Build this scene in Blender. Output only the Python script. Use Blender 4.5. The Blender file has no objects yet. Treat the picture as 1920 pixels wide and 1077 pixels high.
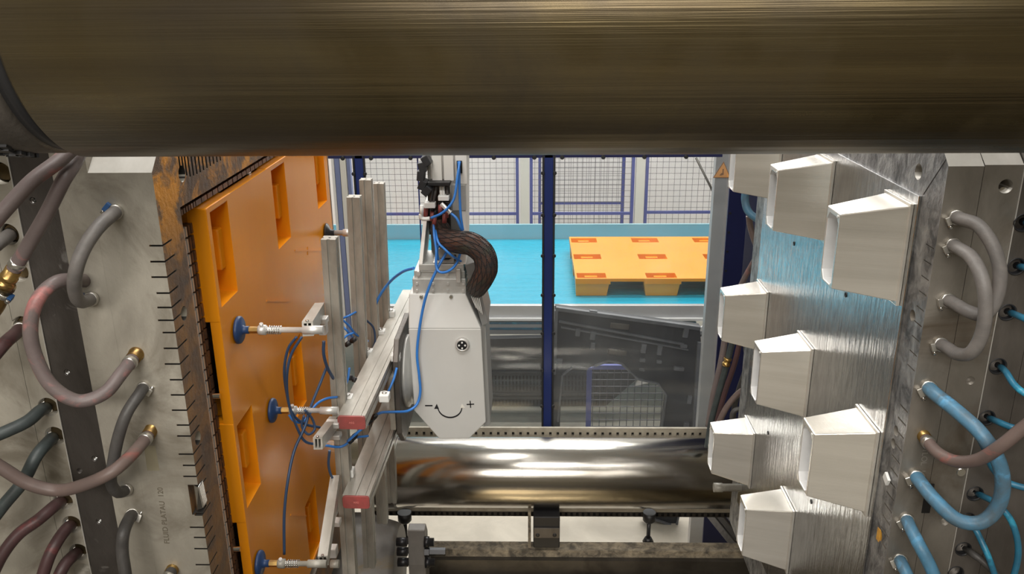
import bpy, bmesh, math, random
from math import *
from mathutils import Vector, Matrix
R = random.Random(7)
S = bpy.context.scene
C = S.collection
V = Vector

# ------------------------------------------------------------------ camera
FPX = 1600.0
YAW, PITCH, ROLL = radians(1.4), radians(19), radians(.5)
FW = V((-sin(YAW)*cos(PITCH), cos(YAW)*cos(PITCH), -sin(PITCH)))
_r0 = V((cos(YAW), sin(YAW), 0)); _u0 = _r0.cross(FW)
RT = _r0*cos(ROLL) - _u0*sin(ROLL); UP = RT.cross(FW)
cd = bpy.data.cameras.new('camera'); cam = bpy.data.objects.new('camera', cd); C.objects.link(cam)
cd.sensor_width = 36; cd.lens = FPX*36/1920; cd.clip_start = .02; cd.clip_end = 100
cam.matrix_world = Matrix(((RT.x, UP.x, -FW.x, 0), (RT.y, UP.y, -FW.y, 0), (RT.z, UP.z, -FW.z, 0), (0, 0, 0, 1)))
S.camera = cam

# ------------------------------------------------------------------ world, lights, exposure
S.view_settings.view_transform = 'Standard'; S.view_settings.look = 'None'
S.view_settings.gamma = 1; S.view_settings.use_curve_mapping = False
S.view_settings.exposure = 0.0
w = bpy.data.worlds.new('hall_air'); S.world = w; w.use_nodes = True
w.node_tree.nodes['Background'].inputs[0].default_value = (.95, .97, 1, 1)
w.node_tree.nodes['Background'].inputs[1].default_value = .35
def area(name, loc, sx, sy, power, rot=(0, 0, 0), col=(1, .97, .92)):
    l = bpy.data.lights.new(name, 'AREA'); l.shape = 'RECTANGLE'; l.size = sx; l.size_y = sy; l.energy = power; l.color = col
    o = bpy.data.objects.new(name, l); o.location = loc; o.rotation_euler = rot; C.objects.link(o); return o
area('lamp_over_conveyor', (.5, 6.9, 1.9), 4.5, .9, 190)
area('lamp_over_aisle', (-.5, 9.3, 2.2), 6, .8, 235)
area('lamp_over_mould', (-.75, 2.2, 1.9), .5, 1.5, 42)
area('fill_behind_camera_left', (-1.1, -2.6, 1.2), 2.2, 1.0, 120, (radians(70), 0, 0), (1, .95, .87))  # added fill for faces turned to the camera, no known source
area('fill_behind_camera_right', (1.0, -2.6, 1.2), 1.6, 1.0, 40, (radians(70), 0, 0), (1, .95, .87))  # added fill too, kept weaker so the right mould stays darker
area('fill_behind_guard', (0.3, 5.0, 1.6), 2.6, .4, 80)  # added fill to brighten the floor behind the guard, no lamp known there
area('lamp_over_viewpoint', (-.15, -.15, 2.7), 3.0, .6, 125, (radians(14), 0, 0))

# ------------------------------------------------------------------ helpers
def at(x, y, Y=None, X=None, Z=None):
    """a point of the place from a measured picture point and the plane it lies in"""
    r = FW*FPX + RT*(x-960) + UP*(538.5-y)
    if Y is not None: return r*(Y/r.y)
    if X is not None: return r*(X/r.x)
    return r*(Z/r.z)

WL = {}
def link(name, data, parent=None, loc=None):
    o = bpy.data.objects.new(name, data); C.objects.link(o)
    if parent is not None:
        o.parent = parent; WL[o.name] = WL[parent.name]; o.location = (0, 0, 0)
    else:
        WL[o.name] = V(loc) if loc is not None else V((0, 0, 0)); o.location = WL[o.name]
    return o
def tag(o, label=None, cat=None, group=None, kind=None):
    if label: o['label'] = label
    if cat: o['category'] = cat
    if group: o['group'] = group
    if kind: o['kind'] = kind
    return o
def thing(name, label, cat, loc, group=None):
    return tag(link(name, None, None, loc), label, cat, group)

class MB:
    def __init__(s): s.v = []; s.f = []; s.sm = []
    def add(s, vs, fs, smooth=False):
        b = len(s.v); s.v += [V(p) for p in vs]; s.f += [[b+i for i in f] for f in fs]
        s.sm += ([smooth]*len(fs) if isinstance(smooth, bool) else smooth); return s
    def box(s, x0, x1, y0, y1, z0, z1):
        x0, x1 = min(x0, x1), max(x0, x1); y0, y1 = min(y0, y1), max(y0, y1); z0, z1 = min(z0, z1), max(z0, z1)
        return s.hexa([(x0, y0, z0), (x1, y0, z0), (x1, y1, z0), (x0, y1, z0), (x0, y0, z1), (x1, y0, z1), (x1, y1, z1), (x0, y1, z1)])
    def hexa(s, p):
        return s.add(p, [(0, 3, 2, 1), (4, 5, 6, 7), (0, 1, 5, 4), (1, 2, 6, 5), (2, 3, 7, 6), (3, 0, 4, 7)])
    def rbox(s, c, sx, sy, sz, M=None):
        """box at centre c with sides, turned by matrix M"""
        M = M or Matrix.Identity(3); c = V(c); p = []
        for k in (-1, 1):
            for i, j in ((-1, -1), (1, -1), (1, 1), (-1, 1)): p.append(c + M @ V((i*sx/2, j*sy/2, k*sz/2)))
        return s.hexa(p)
    def prism(s, poly, axis, a, b):
        """poly of 2d points in the other two axes, extruded along axis from a to b"""
        n = len(poly)
        def P(q, t):
            return {'x': (t, q[0], q[1]), 'y': (q[0], t, q[1]), 'z': (q[0], q[1], t)}[axis]
        vs = [P(q, a) for q in poly] + [P(q, b) for q in poly]
        fs = [tuple(range(n)), tuple(range(2*n-1, n-1, -1))] + [(i, n+i, n+(i+1) % n, (i+1) % n) for i in range(n)]
        return s.add(vs, fs)
    def lathe(s, p0, p1, prof, n=20, smooth=True, caps=True):
        """profile of (distance along p0-p1, radius)"""
        p0, p1 = V(p0), V(p1); d = (p1-p0).normalized()
        a = d.cross(V((0, 0, 1)) if abs(d.z) < .9 else V((1, 0, 0))).normalized(); b = d.cross(a)
        vs = []
        for t, r in prof:
            c = p0 + d*t
            for k in range(n):
                q = 2*pi*k/n; vs.append(c + a*(r*cos(q)) + b*(r*sin(q)))
        fs = []; m = len(prof)
        for i in range(m-1):
            for k in range(n): fs.append((i*n+k, i*n+(k+1) % n, (i+1)*n+(k+1) % n, (i+1)*n+k))
        sm = [smooth]*len(fs)
        if caps: fs += [tuple(range(n-1, -1, -1)), tuple(range((m-1)*n, m*n))]; sm += [False, False]
        return s.add(vs, fs, sm)
    def cyl(s, p0, p1, r, r1=None, n=20, smooth=True):
        L = (V(p1)-V(p0)).length
        return s.lathe(p0, p1, [(0, r), (L, r if r1 is None else r1)], n, smooth)
    def tube(s, pts, r, n=10, step=None):
        P = spline(pts, step); m = len(P); vs = []; fs = []
        d0 = (P[1]-P[0]).normalized(); a = d0.cross(V((.3, .2, 1))).normalized()
        for i in range(m):
            d = (P[min(i+1, m-1)]-P[max(i-1, 0)]).normalized()
            a = (a - d*a.dot(d)).normalized(); b = d.cross(a)
            rr = r(i/(m-1)) if callable(r) else r
            for k in range(n):
                q = 2*pi*k/n; vs.append(P[i] + a*(rr*cos(q)) + b*(rr*sin(q)))
        for i in range(m-1):
            for k in range(n): fs.append((i*n+k, i*n+(k+1) % n, (i+1)*n+(k+1) % n, (i+1)*n+k))
        sm = [True]*len(fs); fs += [tuple(range(n-1, -1, -1)), tuple(range((m-1)*n, m*n))]; sm += [False]*2
        return s.add(vs, fs, sm)
    def mesh(s, name, off=V((0, 0, 0)), mat=None):
        me = bpy.data.meshes.new(name); me.from_pydata([tuple(p-off) for p in s.v], [], s.f)
        me.polygons.foreach_set('use_smooth', s.sm); 
        bm = bmesh.new(); bm.from_mesh(me); bmesh.ops.recalc_face_normals(bm, faces=bm.faces); bm.to_mesh(me); bm.free()
        if mat: me.materials.append(mat)
        me.update(); return me
    def build(s, name, mat, parent=None, label=None, bevel=0, cut=None, kind=None, seg=2):
        if parent is None:
            lo = V([min(p[i] for p in s.v) for i in range(3)]); hi = V([max(p[i] for p in s.v) for i in range(3)])
            loc = V(((lo.x+hi.x)/2, (lo.y+hi.y)/2, lo.z)); o = link(name, s.mesh(name, loc, mat), None, loc)
        else:
            o = link(name, s.mesh(name, WL[parent.name], mat), parent)
        if cut: boolean(o, cut)
        if bevel:
            m = o.modifiers.new('edge', 'BEVEL'); m.width = bevel; m.segments = seg; m.limit_method = 'ANGLE'; m.angle_limit = radians(40)
            m.harden_normals = False
        if label: o['label'] = label
        if kind: o['kind'] = kind
        return o
def boolean(o, cutter):
    me = cutter.mesh('cutter', WL[o.name]); c = bpy.data.objects.new('cutter', me); C.objects.link(c)
    c.location = WL[o.name]; o2 = bpy.data.objects.new('cutme', o.data); C.objects.link(o2); o2.location = WL[o.name]
    m = o2.modifiers.new('b', 'BOOLEAN'); m.object = c; m.operation = 'DIFFERENCE'; m.solver = 'EXACT'
    bpy.context.view_layer.update()
    dg = bpy.context.evaluated_depsgraph_get(); new = bpy.data.meshes.new_from_object(o2.evaluated_get(dg)); new.name = o.data.name
    old = o.data; o.data = new; bpy.data.objects.remove(c); bpy.data.objects.remove(o2)
    if not new.materials: new.materials.append(old.materials[0])
def spline(pts, step=None, k=8):
    P = [V(p) for p in pts]
    if len(P) < 3: return P
    P = [P[0]*2-P[1]] + P + [P[-1]*2-P[-2]]; out = []
    for i in range(1, len(P)-2):
        a, b, c, d = P[i-1:i+3]
        for j in range(k):
            t = j/k
            out.append(.5*((2*b) + (c-a)*t + (2*a-5*b+4*c-d)*t*t + (3*b-a-3*c+d)*t*t*t))
    out.append(P[-2]); return out
def text_mesh(name, s, mat, parent, origin, xdir, ydir, size, depth=.0006, label=None, align='CENTER'):
    cu = bpy.data.curves.new(name, 'FONT'); cu.body = s; cu.size = size; cu.extrude = depth; cu.align_x = align; cu.align_y = 'CENTER'
    t = bpy.data.objects.new('t', cu); C.objects.link(t)
    x = V(xdir).normalized(); y = V(ydir).normalized(); z = x.cross(y)
    bpy.context.view_layer.update()
    me = bpy.data.meshes.new_from_object(t.evaluated_get(bpy.context.evaluated_depsgraph_get())); bpy.data.objects.remove(t)
    M = Matrix(((x.x, y.x, z.x), (x.y, y.y, z.y), (x.z, y.z, z.z))).to_4x4()
    me.transform(M); me.transform(Matrix.Translation(V(origin)-WL[parent.name])); me.materials.clear(); me.materials.append(mat)
    o = link(name, me, parent)
    if label: o['label'] = label
    return o

# ------------------------------------------------------------------ materials
def mat(name, c1, c2=None, rough=.5, metal=0, scale=6, stretch=(1, 1, 1), bump=0, bscale=40, bstretch=None, r2=None, stain=None, stainscale=4, stainamt=(.5, .62), trans=0, alpha=1, emit=None, es=1, detail=6, dist=.01, spec=.5, aniso=0, coat=0):
    m = bpy.data.materials.new(name); m.use_nodes = True; nt = m.node_tree; N = nt.nodes; L = nt.links
    b = N['Principled BSDF']
    def setv(k, v): b.inputs[k].default_value = v
    setv('Base Color', (*c1, 1)); setv('Roughness', rough); setv('Metallic', metal); setv('Specular IOR Level', spec)
    if aniso: setv('Anisotropic', aniso)
    if coat: setv('Coat Weight', coat); setv('Coat Roughness', .15)
    if trans: setv('Transmission Weight', trans)
    if alpha < 1: setv('Alpha', alpha)
    if emit: setv('Emission Color', (*emit, 1)); setv('Emission Strength', es)
    if c2 or bump or stain:
        tc = N.new('ShaderNodeTexCoord')
        def noise(sc, st, det=detail, dis=0):
            mp = N.new('ShaderNodeMapping'); mp.inputs['Scale'].default_value = st; L.new(tc.outputs['Object'], mp.inputs[0])
            n = N.new('ShaderNodeTexNoise'); n.inputs['Scale'].default_value = sc; n.inputs['Detail'].default_value = det
            n.inputs['Roughness'].default_value = .62; n.inputs['Distortion'].default_value = dis
            L.new(mp.outputs[0], n.inputs['Vector']); return n
        col = None
        if c2:
            n = noise(scale, stretch, dis=.6)
            rp = N.new('ShaderNodeValToRGB'); rp.color_ramp.elements[0].position = .36; rp.color_ramp.elements[1].position = .64
            rp.color_ramp.elements[0].color = (*c1, 1); rp.color_ramp.elements[1].color = (*c2, 1)
            L.new(n.outputs[0], rp.inputs[0]); col = rp.outputs[0]
            if r2 is not None:
                mr = N.new('ShaderNodeMapRange'); mr.inputs[1].default_value = .35; mr.inputs[2].default_value = .65
                mr.inputs[3].default_value = rough; mr.inputs[4].default_value = r2
                L.new(n.outputs[0], mr.inputs[0]); L.new(mr.outputs[0], b.inputs['Roughness'])
        if stain:
            n2 = noise(stainscale, (1, 1, 1), 8, 1.2)
            rp2 = N.new('ShaderNodeValToRGB'); rp2.color_ramp.elements[0].position = stainamt[0]; rp2.color_ramp.elements[1].position = stainamt[1]
            L.new(n2.outputs[0], rp2.inputs[0])
            mx = N.new('ShaderNodeMix'); mx.data_type = 'RGBA'
            L.new(rp2.outputs[0], mx.inputs[0]); mx.inputs[6].default_value = (*c1, 1); mx.inputs[7].default_value = (*stain, 1)
            if col: L.new(col, mx.inputs[6])
            col = mx.outputs[2]
            if metal > .4:
                mm = N.new('ShaderNodeMapRange'); mm.inputs[3].default_value = metal; mm.inputs[4].default_value = metal*.35
                L.new(rp2.outputs[0], mm.inputs[0]); L.new(mm.outputs[0], b.inputs['Metallic'])
        if col: L.new(col, b.inputs['Base Color'])
        if bump:
            n3 = noise(bscale, bstretch or stretch, 5)
            bp = N.new('ShaderNodeBump'); bp.inputs['Strength'].default_value = bump; bp.inputs['Distance'].default_value = dist
            L.new(n3.outputs[0], bp.inputs['Height']); L.new(bp.outputs[0], b.inputs['Normal'])
    return m
M = {}
M['steel'] = mat('worn_plate_steel', (.44, .41, .35), (.33, .305, .26), .5, .3, 7, (1, 1, .6), .12, 60, None, .38, (.22, .195, .155), 4.2, (.5, .68))
M['steel_right'] = mat('ground_plate_steel', (.27, .247, .215), (.175, .158, .135), .42, .4, 6, (1, 1, .5), .1, 60, None, .34, (.11, .085, .06), 3, (.5, .7))
M['steel_dark'] = mat('dark_oily_steel', (.085, .075, .068), (.055, .048, .043), .5, .5, 9, (1, 1, .4), .2, 50, None, .38, (.16, .15, .14), 11, (.62, .7))
M['steel_dark2'] = mat('dark_platen_steel', (.14, .125, .112), (.09, .08, .07), .45, .4, 7, (1, 1, .4), .2, 50, None, .36)
M['chamfer'] = mat('lit_chamfer_and_edge_steel', (.62, .6, .56), (.5, .48, .44), .42, .4, 8)  # paler tone stands for overhead light on chamfers and top faces; also plate edges
M['rust'] = mat('rust_and_orange_residue', (.27, .155, .075), (.13, .085, .06), .55, .3, 13, (1, 1, 1), .3, 70, None, .4, (.85, .36, .03), 8, (.47, .56))
M['rust_low'] = mat('brown_rusty_steel', (.20, .105, .055), (.10, .06, .045), .5, .35, 14, (1, 1, 1), .3, 70, None, .4, (.34, .15, .05), 10, (.55, .66))
M['black'] = mat('black_gap', (.006, .005, .004), None, .8)
M['groove'] = mat('joint_and_slot_shade', (.02, .017, .014), None, .7)  # colour of joints; also paints shade into the saw cuts
M['rubber'] = mat('black_rubber', (.018, .018, .02), None, .45)
M['blackplastic'] = mat('black_plastic', (.030, .032, .036), (.020, .021, .025), .5, 0, 9, bump=.1, bscale=60)
M['ribplastic'] = mat('light_black_plastic', (.15, .155, .165), (.09, .093, .1), .4, 0, 9)  # lighter tone for ribs, rims and latches
M['bar_near'] = mat('oiled_chrome_bar', (.26, .205, .10), (.095, .074, .045), .22, .92, 2.6, (.11, 2.6, 2.6), .14, 16, (.04, 6, 6), .36, (.03, .024, .02), 1.2, (.44, .66))
M['bar_far'] = mat('bright_chrome_bar', (.66, .63, .58), (.50, .47, .42), .17, 1, 2.5, (.15, 2.5, 2.5), .05, 14, (.04, 8, 8), .24)
M['orange'] = mat('orange_plastic', (.90, .325, .008), (.86, .295, .007), .25, 0, 3, (1, 1, .3), .04, 90, (1, 1, .15))
M['alu_prof'] = mat('dull_extruded_aluminium', (.42, .40, .35), (.28, .265, .23), .5, .2, 16, (1, 1, .35), .08, 80, None, .4)
M['alu_beam'] = mat('scuffed_extruded_aluminium', (.58, .56, .51), (.38, .36, .32), .48, .3, 14, (1, .25, 1), .05, 80, None, .38)
M['alu'] = mat('machined_aluminium', (.72, .71, .69), (.62, .61, .59), .35, .45, 12)
M['core'] = mat('brushed_core_aluminium', (.80, .765, .70), (.70, .67, .61), .24, .62, 3, (.3, 1, 8), .05, 30, (.3, 1, 10), .2)
M['plate_mirror'] = mat('polished_core_plate', (.70, .71, .72), (.52, .52, .53), .13, 1, 16, (1, 3, .9), .55, 16, (1, 4.5, .55), .2, dist=.004)
M['frame_tex'] = mat('stained_frame_steel', (.42, .415, .41), (.11, .11, .112), .38, .6, 26, (1, 1, .7), .4, 50, None, .5)
M['robot'] = mat('light_grey_robot_paint', (.60, .60, .58), (.56, .56, .54), .42, 0, 3)
M['arm_lit'] = mat('robot_paint_lightened', (.82, .80, .76), None, .42)  # robot paint lightened to offset the shade of the upper bar
M['robot_dark'] = mat('mid_grey_robot_paint', (.33, .33, .32), None, .42)
M['hoodgrey'] = mat('dark_grey_hood_paint', (.20, .20, .195), None, .45)
M['robot_plate'] = mat('zinc_plate', (.60, .60, .58), (.5, .5, .48), .42, .4, 10)
M['white'] = mat('white_fitting', (.82, .82, .8), None, .35)
M['redcap'] = mat('red_end_cap', (.40, .085, .08), (.27, .075, .068), .4, 0, 20)
M['redink'] = mat('pale_red_lettering', (.75, .25, .22), None, .4)
M['ink'] = mat('black_print', (.015, .015, .018), None, .5)
M['engrave'] = mat('stamped_lettering', (.13, .11, .08), None, .6)
M['engrave2'] = mat('stamped_lettering_bright', (.34, .32, .29), None, .4, .5)
M['navy'] = mat('navy_paint', (.013, .028, .14), None, .35)
M['navy_dark'] = mat('dark_navy_paint', (.012, .016, .075), None, .4)
M['blueframe'] = mat('blue_fence_paint', (.075, .095, .34), None, .4)
M['paleblue'] = mat('washed_blue_paint', (.20, .24, .42), None, .5)
M['wire'] = mat('grey_fence_wire', (.13, .13, .15), None, .45, .3)
M['fencepost'] = mat('cream_post_paint', (.78, .76, .70), None, .45)
M['airblue'] = mat('blue_air_tube', (.045, .24, .72), (.04, .19, .6), .3, 0, 8)
M['airdark'] = mat('dark_blue_air_tube', (.03, .065, .14), None, .35)
M['cup'] = mat('blue_rubber_cup', (.02, .055, .16), (.016, .045, .13), .4, 0, 10)
M['brass'] = mat('tarnished_brass', (.55, .36, .12), (.32, .2, .08), .32, .9, 25)
M['brass_dark'] = mat('dark_brass', (.21, .155, .085), (.12, .09, .05), .36, .85, 25)
M['clamp'] = mat('hose_clamp_steel', (.62, .6, .56), None, .28, .9)
M['clampblue'] = mat('blue_clamp_housing', (.03, .10, .27), None, .4)
M['hosegrey'] = mat('grey_rubber_hose', (.19, .175, .165), (.14, .13, .125), .5, 0, 22, bump=.1, bscale=120)
M['hosedark'] = mat('dark_rubber_hose', (.085, .08, .077), (.06, .056, .054), .48, 0, 20, bump=.1, bscale=120)
M['hosegreen'] = mat('dark_green_hose', (.055, .07, .07), (.04, .048, .05), .48, 0, 20)
M['hosered'] = mat('faded_red_hose', (.175, .14, .135), (.15, .118, .115), .45, 0, 16, stain=(.52, .19, .18), stainscale=7, stainamt=(.53, .68), bump=.08, bscale=120)
M['hosemaroon'] = mat('maroon_hose', (.085, .04, .042), (.065, .035, .036), .48, 0, 20, stain=(.2, .05, .05), stainscale=9, stainamt=(.58, .7))
M['hosebrown'] = mat('brown_grey_hose', (.18, .13, .115), (.15, .11, .1), .45, 0, 14, stain=(.38, .12, .1), stainscale=8, stainamt=(.58, .7))
M['hoseblue'] = mat('worn_blue_hose', (.09, .25, .40), (.10, .15, .19), .42, 0, 14, stain=(.12, .34, .56), stainscale=11, stainamt=(.54, .64), bump=.08, bscale=100)
M['hosecyan'] = mat('blue_thin_hose', (.03, .20, .33), (.03, .12, .2), .35, 0, 14, stain=(.05, .42, .62), stainscale=9, stainamt=(.55, .68))
M['braid'] = mat('braided_sleeve', (.03, .028, .027), (.12, .05, .03), .4, 0, 9, (2, 2, 2), .5, 240, None, .55, (.05, .075, .05), 6, (.55, .68))
M['belt'] = mat('turquoise_conveyor_belt', (.010, .36, .52), (.010, .32, .47), .22, 0, 3, (.15, 6, 1), .12, 9, (.04, 3, 1), .32)
M['convframe'] = mat('conveyor_aluminium', (.62, .62, .63), (.54, .54, .55), .4, .5, 5, (.3, 1, 1))
M['convguard'] = mat('pale_blue_side_rail', (.30, .50, .56), None, .35, .2)
M['wall'] = mat('white_wall_paint', (.86, .83, .83), (.80, .775, .77), .7, 0, .9)
M['floor'] = mat('pale_concrete', (.52, .48, .40), (.41, .375, .31), .5, 0, 2.5, bump=.05, bscale=30, stain=(.36, .32, .27), stainscale=1.6, stainamt=(.58, .75))
M['ceil'] = mat('white_ceiling', (.6, .6, .6), None, .8)
M['hallwall'] = mat('hall_side_wall', (.34, .30, .22), (.22, .19, .13), .8, 0, 1.2)
M['lampglass'] = mat('lit_lamp_glass', (1, 1, 1), None, .5, emit=(1, .97, .92), es=9)
M['lampbody'] = mat('white_lamp_body', (.8, .8, .8), None, .5)
M['warn'] = mat('orange_warning_face', (.86, .40, .13), None, .45)
M['warnink'] = mat('warning_symbol_ink', (.30, .14, .06), None, .5)
M['strip'] = mat('beige_slotted_strip', (.40, .36, .29), (.28, .25, .2), .55, .3, 12)
M['bed'] = mat('grimy_bed_steel', (.07, .062, .052), (.035, .03, .025), .4, .4, 7)
M['bedtop'] = mat('grit_covered_rail', (.38, .32, .23), (.11, .095, .075), .65, .1, 26, (1, 1, 1), .5, 60)
M['oil'] = mat('oily_tray', (.46, .37, .22), (.24, .19, .11), .22, .75, 6, (.4, 1, 1), stain=(.34, .28, .17), stainscale=3, stainamt=(.58, .75))
M['grit'] = mat('wet_grit_painted_glint', (.92, .90, .84), None, .15, .3)  # near-white colour stands for the glints on the grit
M['castgrey'] = mat('grey_cast_iron', (.22, .205, .19), (.15, .14, .13), .5, .25, 6, stain=(.20, .155, .09), stainscale=5, stainamt=(.55, .68))
M['bolt'] = mat('black_oxide_bolt', (.035, .035, .038), None, .35, .6)
M['chrome'] = mat('bright_steel', (.72, .71, .69), None, .22, 1)
M['softwhite'] = mat('white_sheet_panel', (.78, .77, .76), None, .5)
M['tape'] = mat('old_masking_tape', (.30, .27, .19), (.25, .22, .15), .6, 0, 10)
M['inner'] = mat('lit_inner_aluminium', (.86, .86, .86), (.78, .78, .78), .4, .15, 9)  # core aluminium whitened inside to stand for reflected light
M['sand'] = mat('orange_residue', (.8, .42, .06), (.6, .3, .05), .6, 0, 30)
def glass(name, haze, col, a):
    m = bpy.data.materials.new(name); m.use_nodes = True; nt = m.node_tree; N = nt.nodes; L = nt.links; N.clear()
    out = N.new('ShaderNodeOutputMaterial'); t = N.new('ShaderNodeBsdfTransparent'); t.inputs[0].default_value = (.94, .96, .97, 1)
    d = N.new('ShaderNodeBsdfDiffuse'); d.inputs[0].default_value = (*col, 1)
    g = N.new('ShaderNodeBsdfGlossy'); g.inputs['Roughness'].default_value = .08
    tc = N.new('ShaderNodeTexCoord'); n = N.new('ShaderNodeTexNoise'); n.inputs['Scale'].default_value = 2.2; n.inputs['Detail'].default_value = 7
    L.new(tc.outputs['Object'], n.inputs['Vector'])
    mr = N.new('ShaderNodeMapRange'); mr.inputs[1].default_value = .35; mr.inputs[2].default_value = .7; mr.inputs[3].default_value = a; mr.inputs[4].default_value = haze
    L.new(n.outputs[0], mr.inputs[0])
    m1 = N.new('ShaderNodeMixShader'); L.new(mr.outputs[0], m1.inputs[0]); L.new(t.outputs[0], m1.inputs[1]); L.new(d.outputs[0], m1.inputs[2])
    m2 = N.new('ShaderNodeMixShader'); m2.inputs[0].default_value = .05; L.new(m1.outputs[0], m2.inputs[1]); L.new(g.outputs[0], m2.inputs[2])
    L.new(m2.outputs[0], out.inputs[0]); return m
M['pane'] = glass('scratched_polycarbonate', .06, (.8, .82, .84), .02)
M['pane_clear'] = glass('clear_polycarbonate', .06, (.8, .82, .84), .02)
exec_marker = 0

# ------------------------------------------------------------------ the hall
FZ = -3.1
def struct(name, mb, m): return tag(mb.build(name, m), kind='structure')
struct('floor', MB().box(-6, 6, -4, 10.4, FZ-.1, FZ), M['floor'])
struct('wall_back', MB().box(-6, 6, 10.4, 10.5, FZ, 3.2), M['wall'])
struct('wall_left', MB().box(-6.1, -6, -4, 10.4, FZ, 3.2), M['hallwall'])
struct('wall_right', MB().box(6, 6.1, -4, 10.4, FZ, 3.2), M['hallwall'])
struct('wall_front', MB().box(-6, 6, -4.1, -4, FZ, 3.2), M['hallwall'])
struct('ceiling', MB().box(-6, 6, -4, 10.4, 3.2, 3.3), M['ceil'])

# ------------------------------------------------------------------ tie bars
YB, ZB, RB = .87, -.0145, .14
t = thing('tie_bar', 'huge oily brown-grey chrome tie bar across the top of the picture', 'machine bar', (0, YB, ZB), 'tie bars of the moulding machine')
GX = -.452
MB().lathe((GX, YB, ZB), (1, YB, ZB), [(0, RB-.006), (.006, RB), (2.2, RB)], 128).build('bar_shaft', M['bar_near'], t)
MB().lathe((GX-.014, YB, ZB), (1, YB, ZB), [(0, RB-.007), (.014, RB-.007)], 96).build('bar_groove', M['rubber'], t, 'black grease-filled groove')
MB().lathe((-1.6, YB, ZB), (1, YB, ZB), [(0, RB-.004), (1.6+GX-.02, RB-.004), (1.6+GX-.014, RB-.008)], 96).build('bar_sleeve', M['steel_dark2'], t)
gb = MB()
for i in range(90):
    a = radians(R.uniform(225, 262)); x = R.uniform(-.58, -.50); r = RB-.004
    gb.rbox((x, YB+cos(a)*r*-1*-1, ZB+sin(a)*r), R.uniform(.004, .011), R.uniform(.003, .009), R.uniform(.003, .009), Matrix.Rotation(a+pi/2, 3, 'X'))
gb.build('grease_smear', M['rubber'], t, kind='stuff')
YF, ZF, RF = 3.12, -1.893, .1456
t = thing('tie_bar', 'bright polished chrome tie bar low down behind the grey robot head', 'machine bar', (0, YF, ZF), 'tie bars of the moulding machine')
del t['group']
for o in bpy.data.objects:
    if 'group' in o and o['group'] == 'tie bars of the moulding machine': del o['group']
MB().lathe((-1.6, YF, ZF), (1, YF, ZF), [(0, RF), (3.3, RF)], 128).build('bar_shaft', M['bar_far'], t)
MB().lathe((-.60, YF, ZF), (1, YF, ZF), [(0, RF+.006), (.035, RF+.006), (.04, RF)], 96).build('bar_ring', M['steel_dark2'], t)

# ------------------------------------------------------------------ left mould half
def band_rust():
    m = M['rust']; nt = m.node_tree; N = nt.nodes; L = nt.links
    mix = [n for n in N if n.type == 'MIX'][0]; l = mix.inputs[0].links[0]; src = l.from_socket
    tc = [n for n in N if n.type == 'TEX_COORD'][0]; sp = N.new('ShaderNodeSeparateXYZ'); L.new(tc.outputs['Object'], sp.inputs[0])
    mr = N.new('ShaderNodeMapRange'); mr.inputs[1].default_value = .55; mr.inputs[2].default_value = .75; mr.inputs[3].default_value = .12; mr.inputs[4].default_value = 1
    L.new(sp.outputs[2], mr.inputs[0]); mu = N.new('ShaderNodeMath'); mu.operation = 'MULTIPLY'
    L.new(src, mu.inputs[0]); L.new(mr.outputs[0], mu.inputs[1]); L.new(mu.outputs[0], mix.inputs[0])
band_rust()
def paint(o, rules):
    """rules: list of (test(normal, centre), material); the first that holds wins"""
    base = len(o.data.materials)
    for _, m in rules: o.data.materials.append(m)
    for p in o.data.polygons:
        for i, (t_, _) in enumerate(rules):
            if t_(p.normal, p.center): p.material_index = base+i; break
LM = thing('mould_half', 'steel cavity half of the injection mould on the left with saw cuts along its edge', 'mould', (-.81, 2.2, -1.1))
YN = 1.57
def slab(x0, x1, z1=-.285, zc=-.313, y0=YN, y1=2.96, z0=-1.95):
    return MB().prism([(y0, z0), (y1, z0), (y1, z1), (y0+.03, z1), (y0, zc)], 'x', x0, x1)
cut = MB()
for i, y in enumerate([461, 491, 520, 550, 577, 601, 624, 653.6, 683, 712.5, 741, 769.6, 797.5, 818, 852, 873, 893.6, 917.5, 942, 966, 989, 1008, 1029, 1059, 1082, 1106]):
    z = at(300, y, Y=YN).z; L_ = .026 + .008*((i*7) % 3)/3 - (.012 if i in (17, 18, 19) else 0)
    cut.box(-.713-L_, -.70, YN-.01, YN+.045+.006*((i*5) % 3)/2, z-.0018, z+.0018)
for i in range(13):
    yb_ = (316, 321, 330, 332, 330, 327, 324, 320, 316, 312, 308, 305, 302)[i]; p = at(338+i*6.3, yb_, X=-.713); y = p.y; cut.box(-.745, -.70, y-.0038, y+.0038, p.z, -.27)
plate = slab(-.835, -.713).build('cavity_plate', M['steel'], LM, cut=cut)
cut2 = MB().box(-.87, -.70, 1.675, 2.93, -1.80, -.405)
boolean(plate, cut2)
c3 = MB()
for (x, y, r) in ((341, 326, .017), (345, 588, .015), (371, 822, .015)):
    p = at(x, y, X=-.713); c3.cyl((-.78, p.y, p.z), (-.69, p.y, p.z), r, n=24)
boolean(plate, c3)
boolean(plate, MB().prism([(YN-.02, at(360, 908, Y=YN).z), (YN+.03, at(360, 912, Y=YN).z), (YN+.03, at(360, 962, Y=YN).z), (YN-.02, at(360, 968, Y=YN).z)], 'x', -.735, -.70))
paint(plate, [(lambda n, c: n.x > .7 and c.x > .06, M['rust']), (lambda n, c: n.z > .3 and c.z > .75, M['chamfer']), (lambda n, c: abs(n.z) > .7 and c.y < -.5, M['groove']), (lambda n, c: abs(n.y) > .7 and -.53 < c.y < -.1 and c.z > .72, M['groove']), (lambda n, c: n.x > .7 and .06 > c.x > .05 and c.z > .72, M['groove'])])  # top faces painted as lit, insides of cuts painted as shaded
zt, zb = at(375, 912, Y=YN).z, at(375, 962, Y=YN).z
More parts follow.
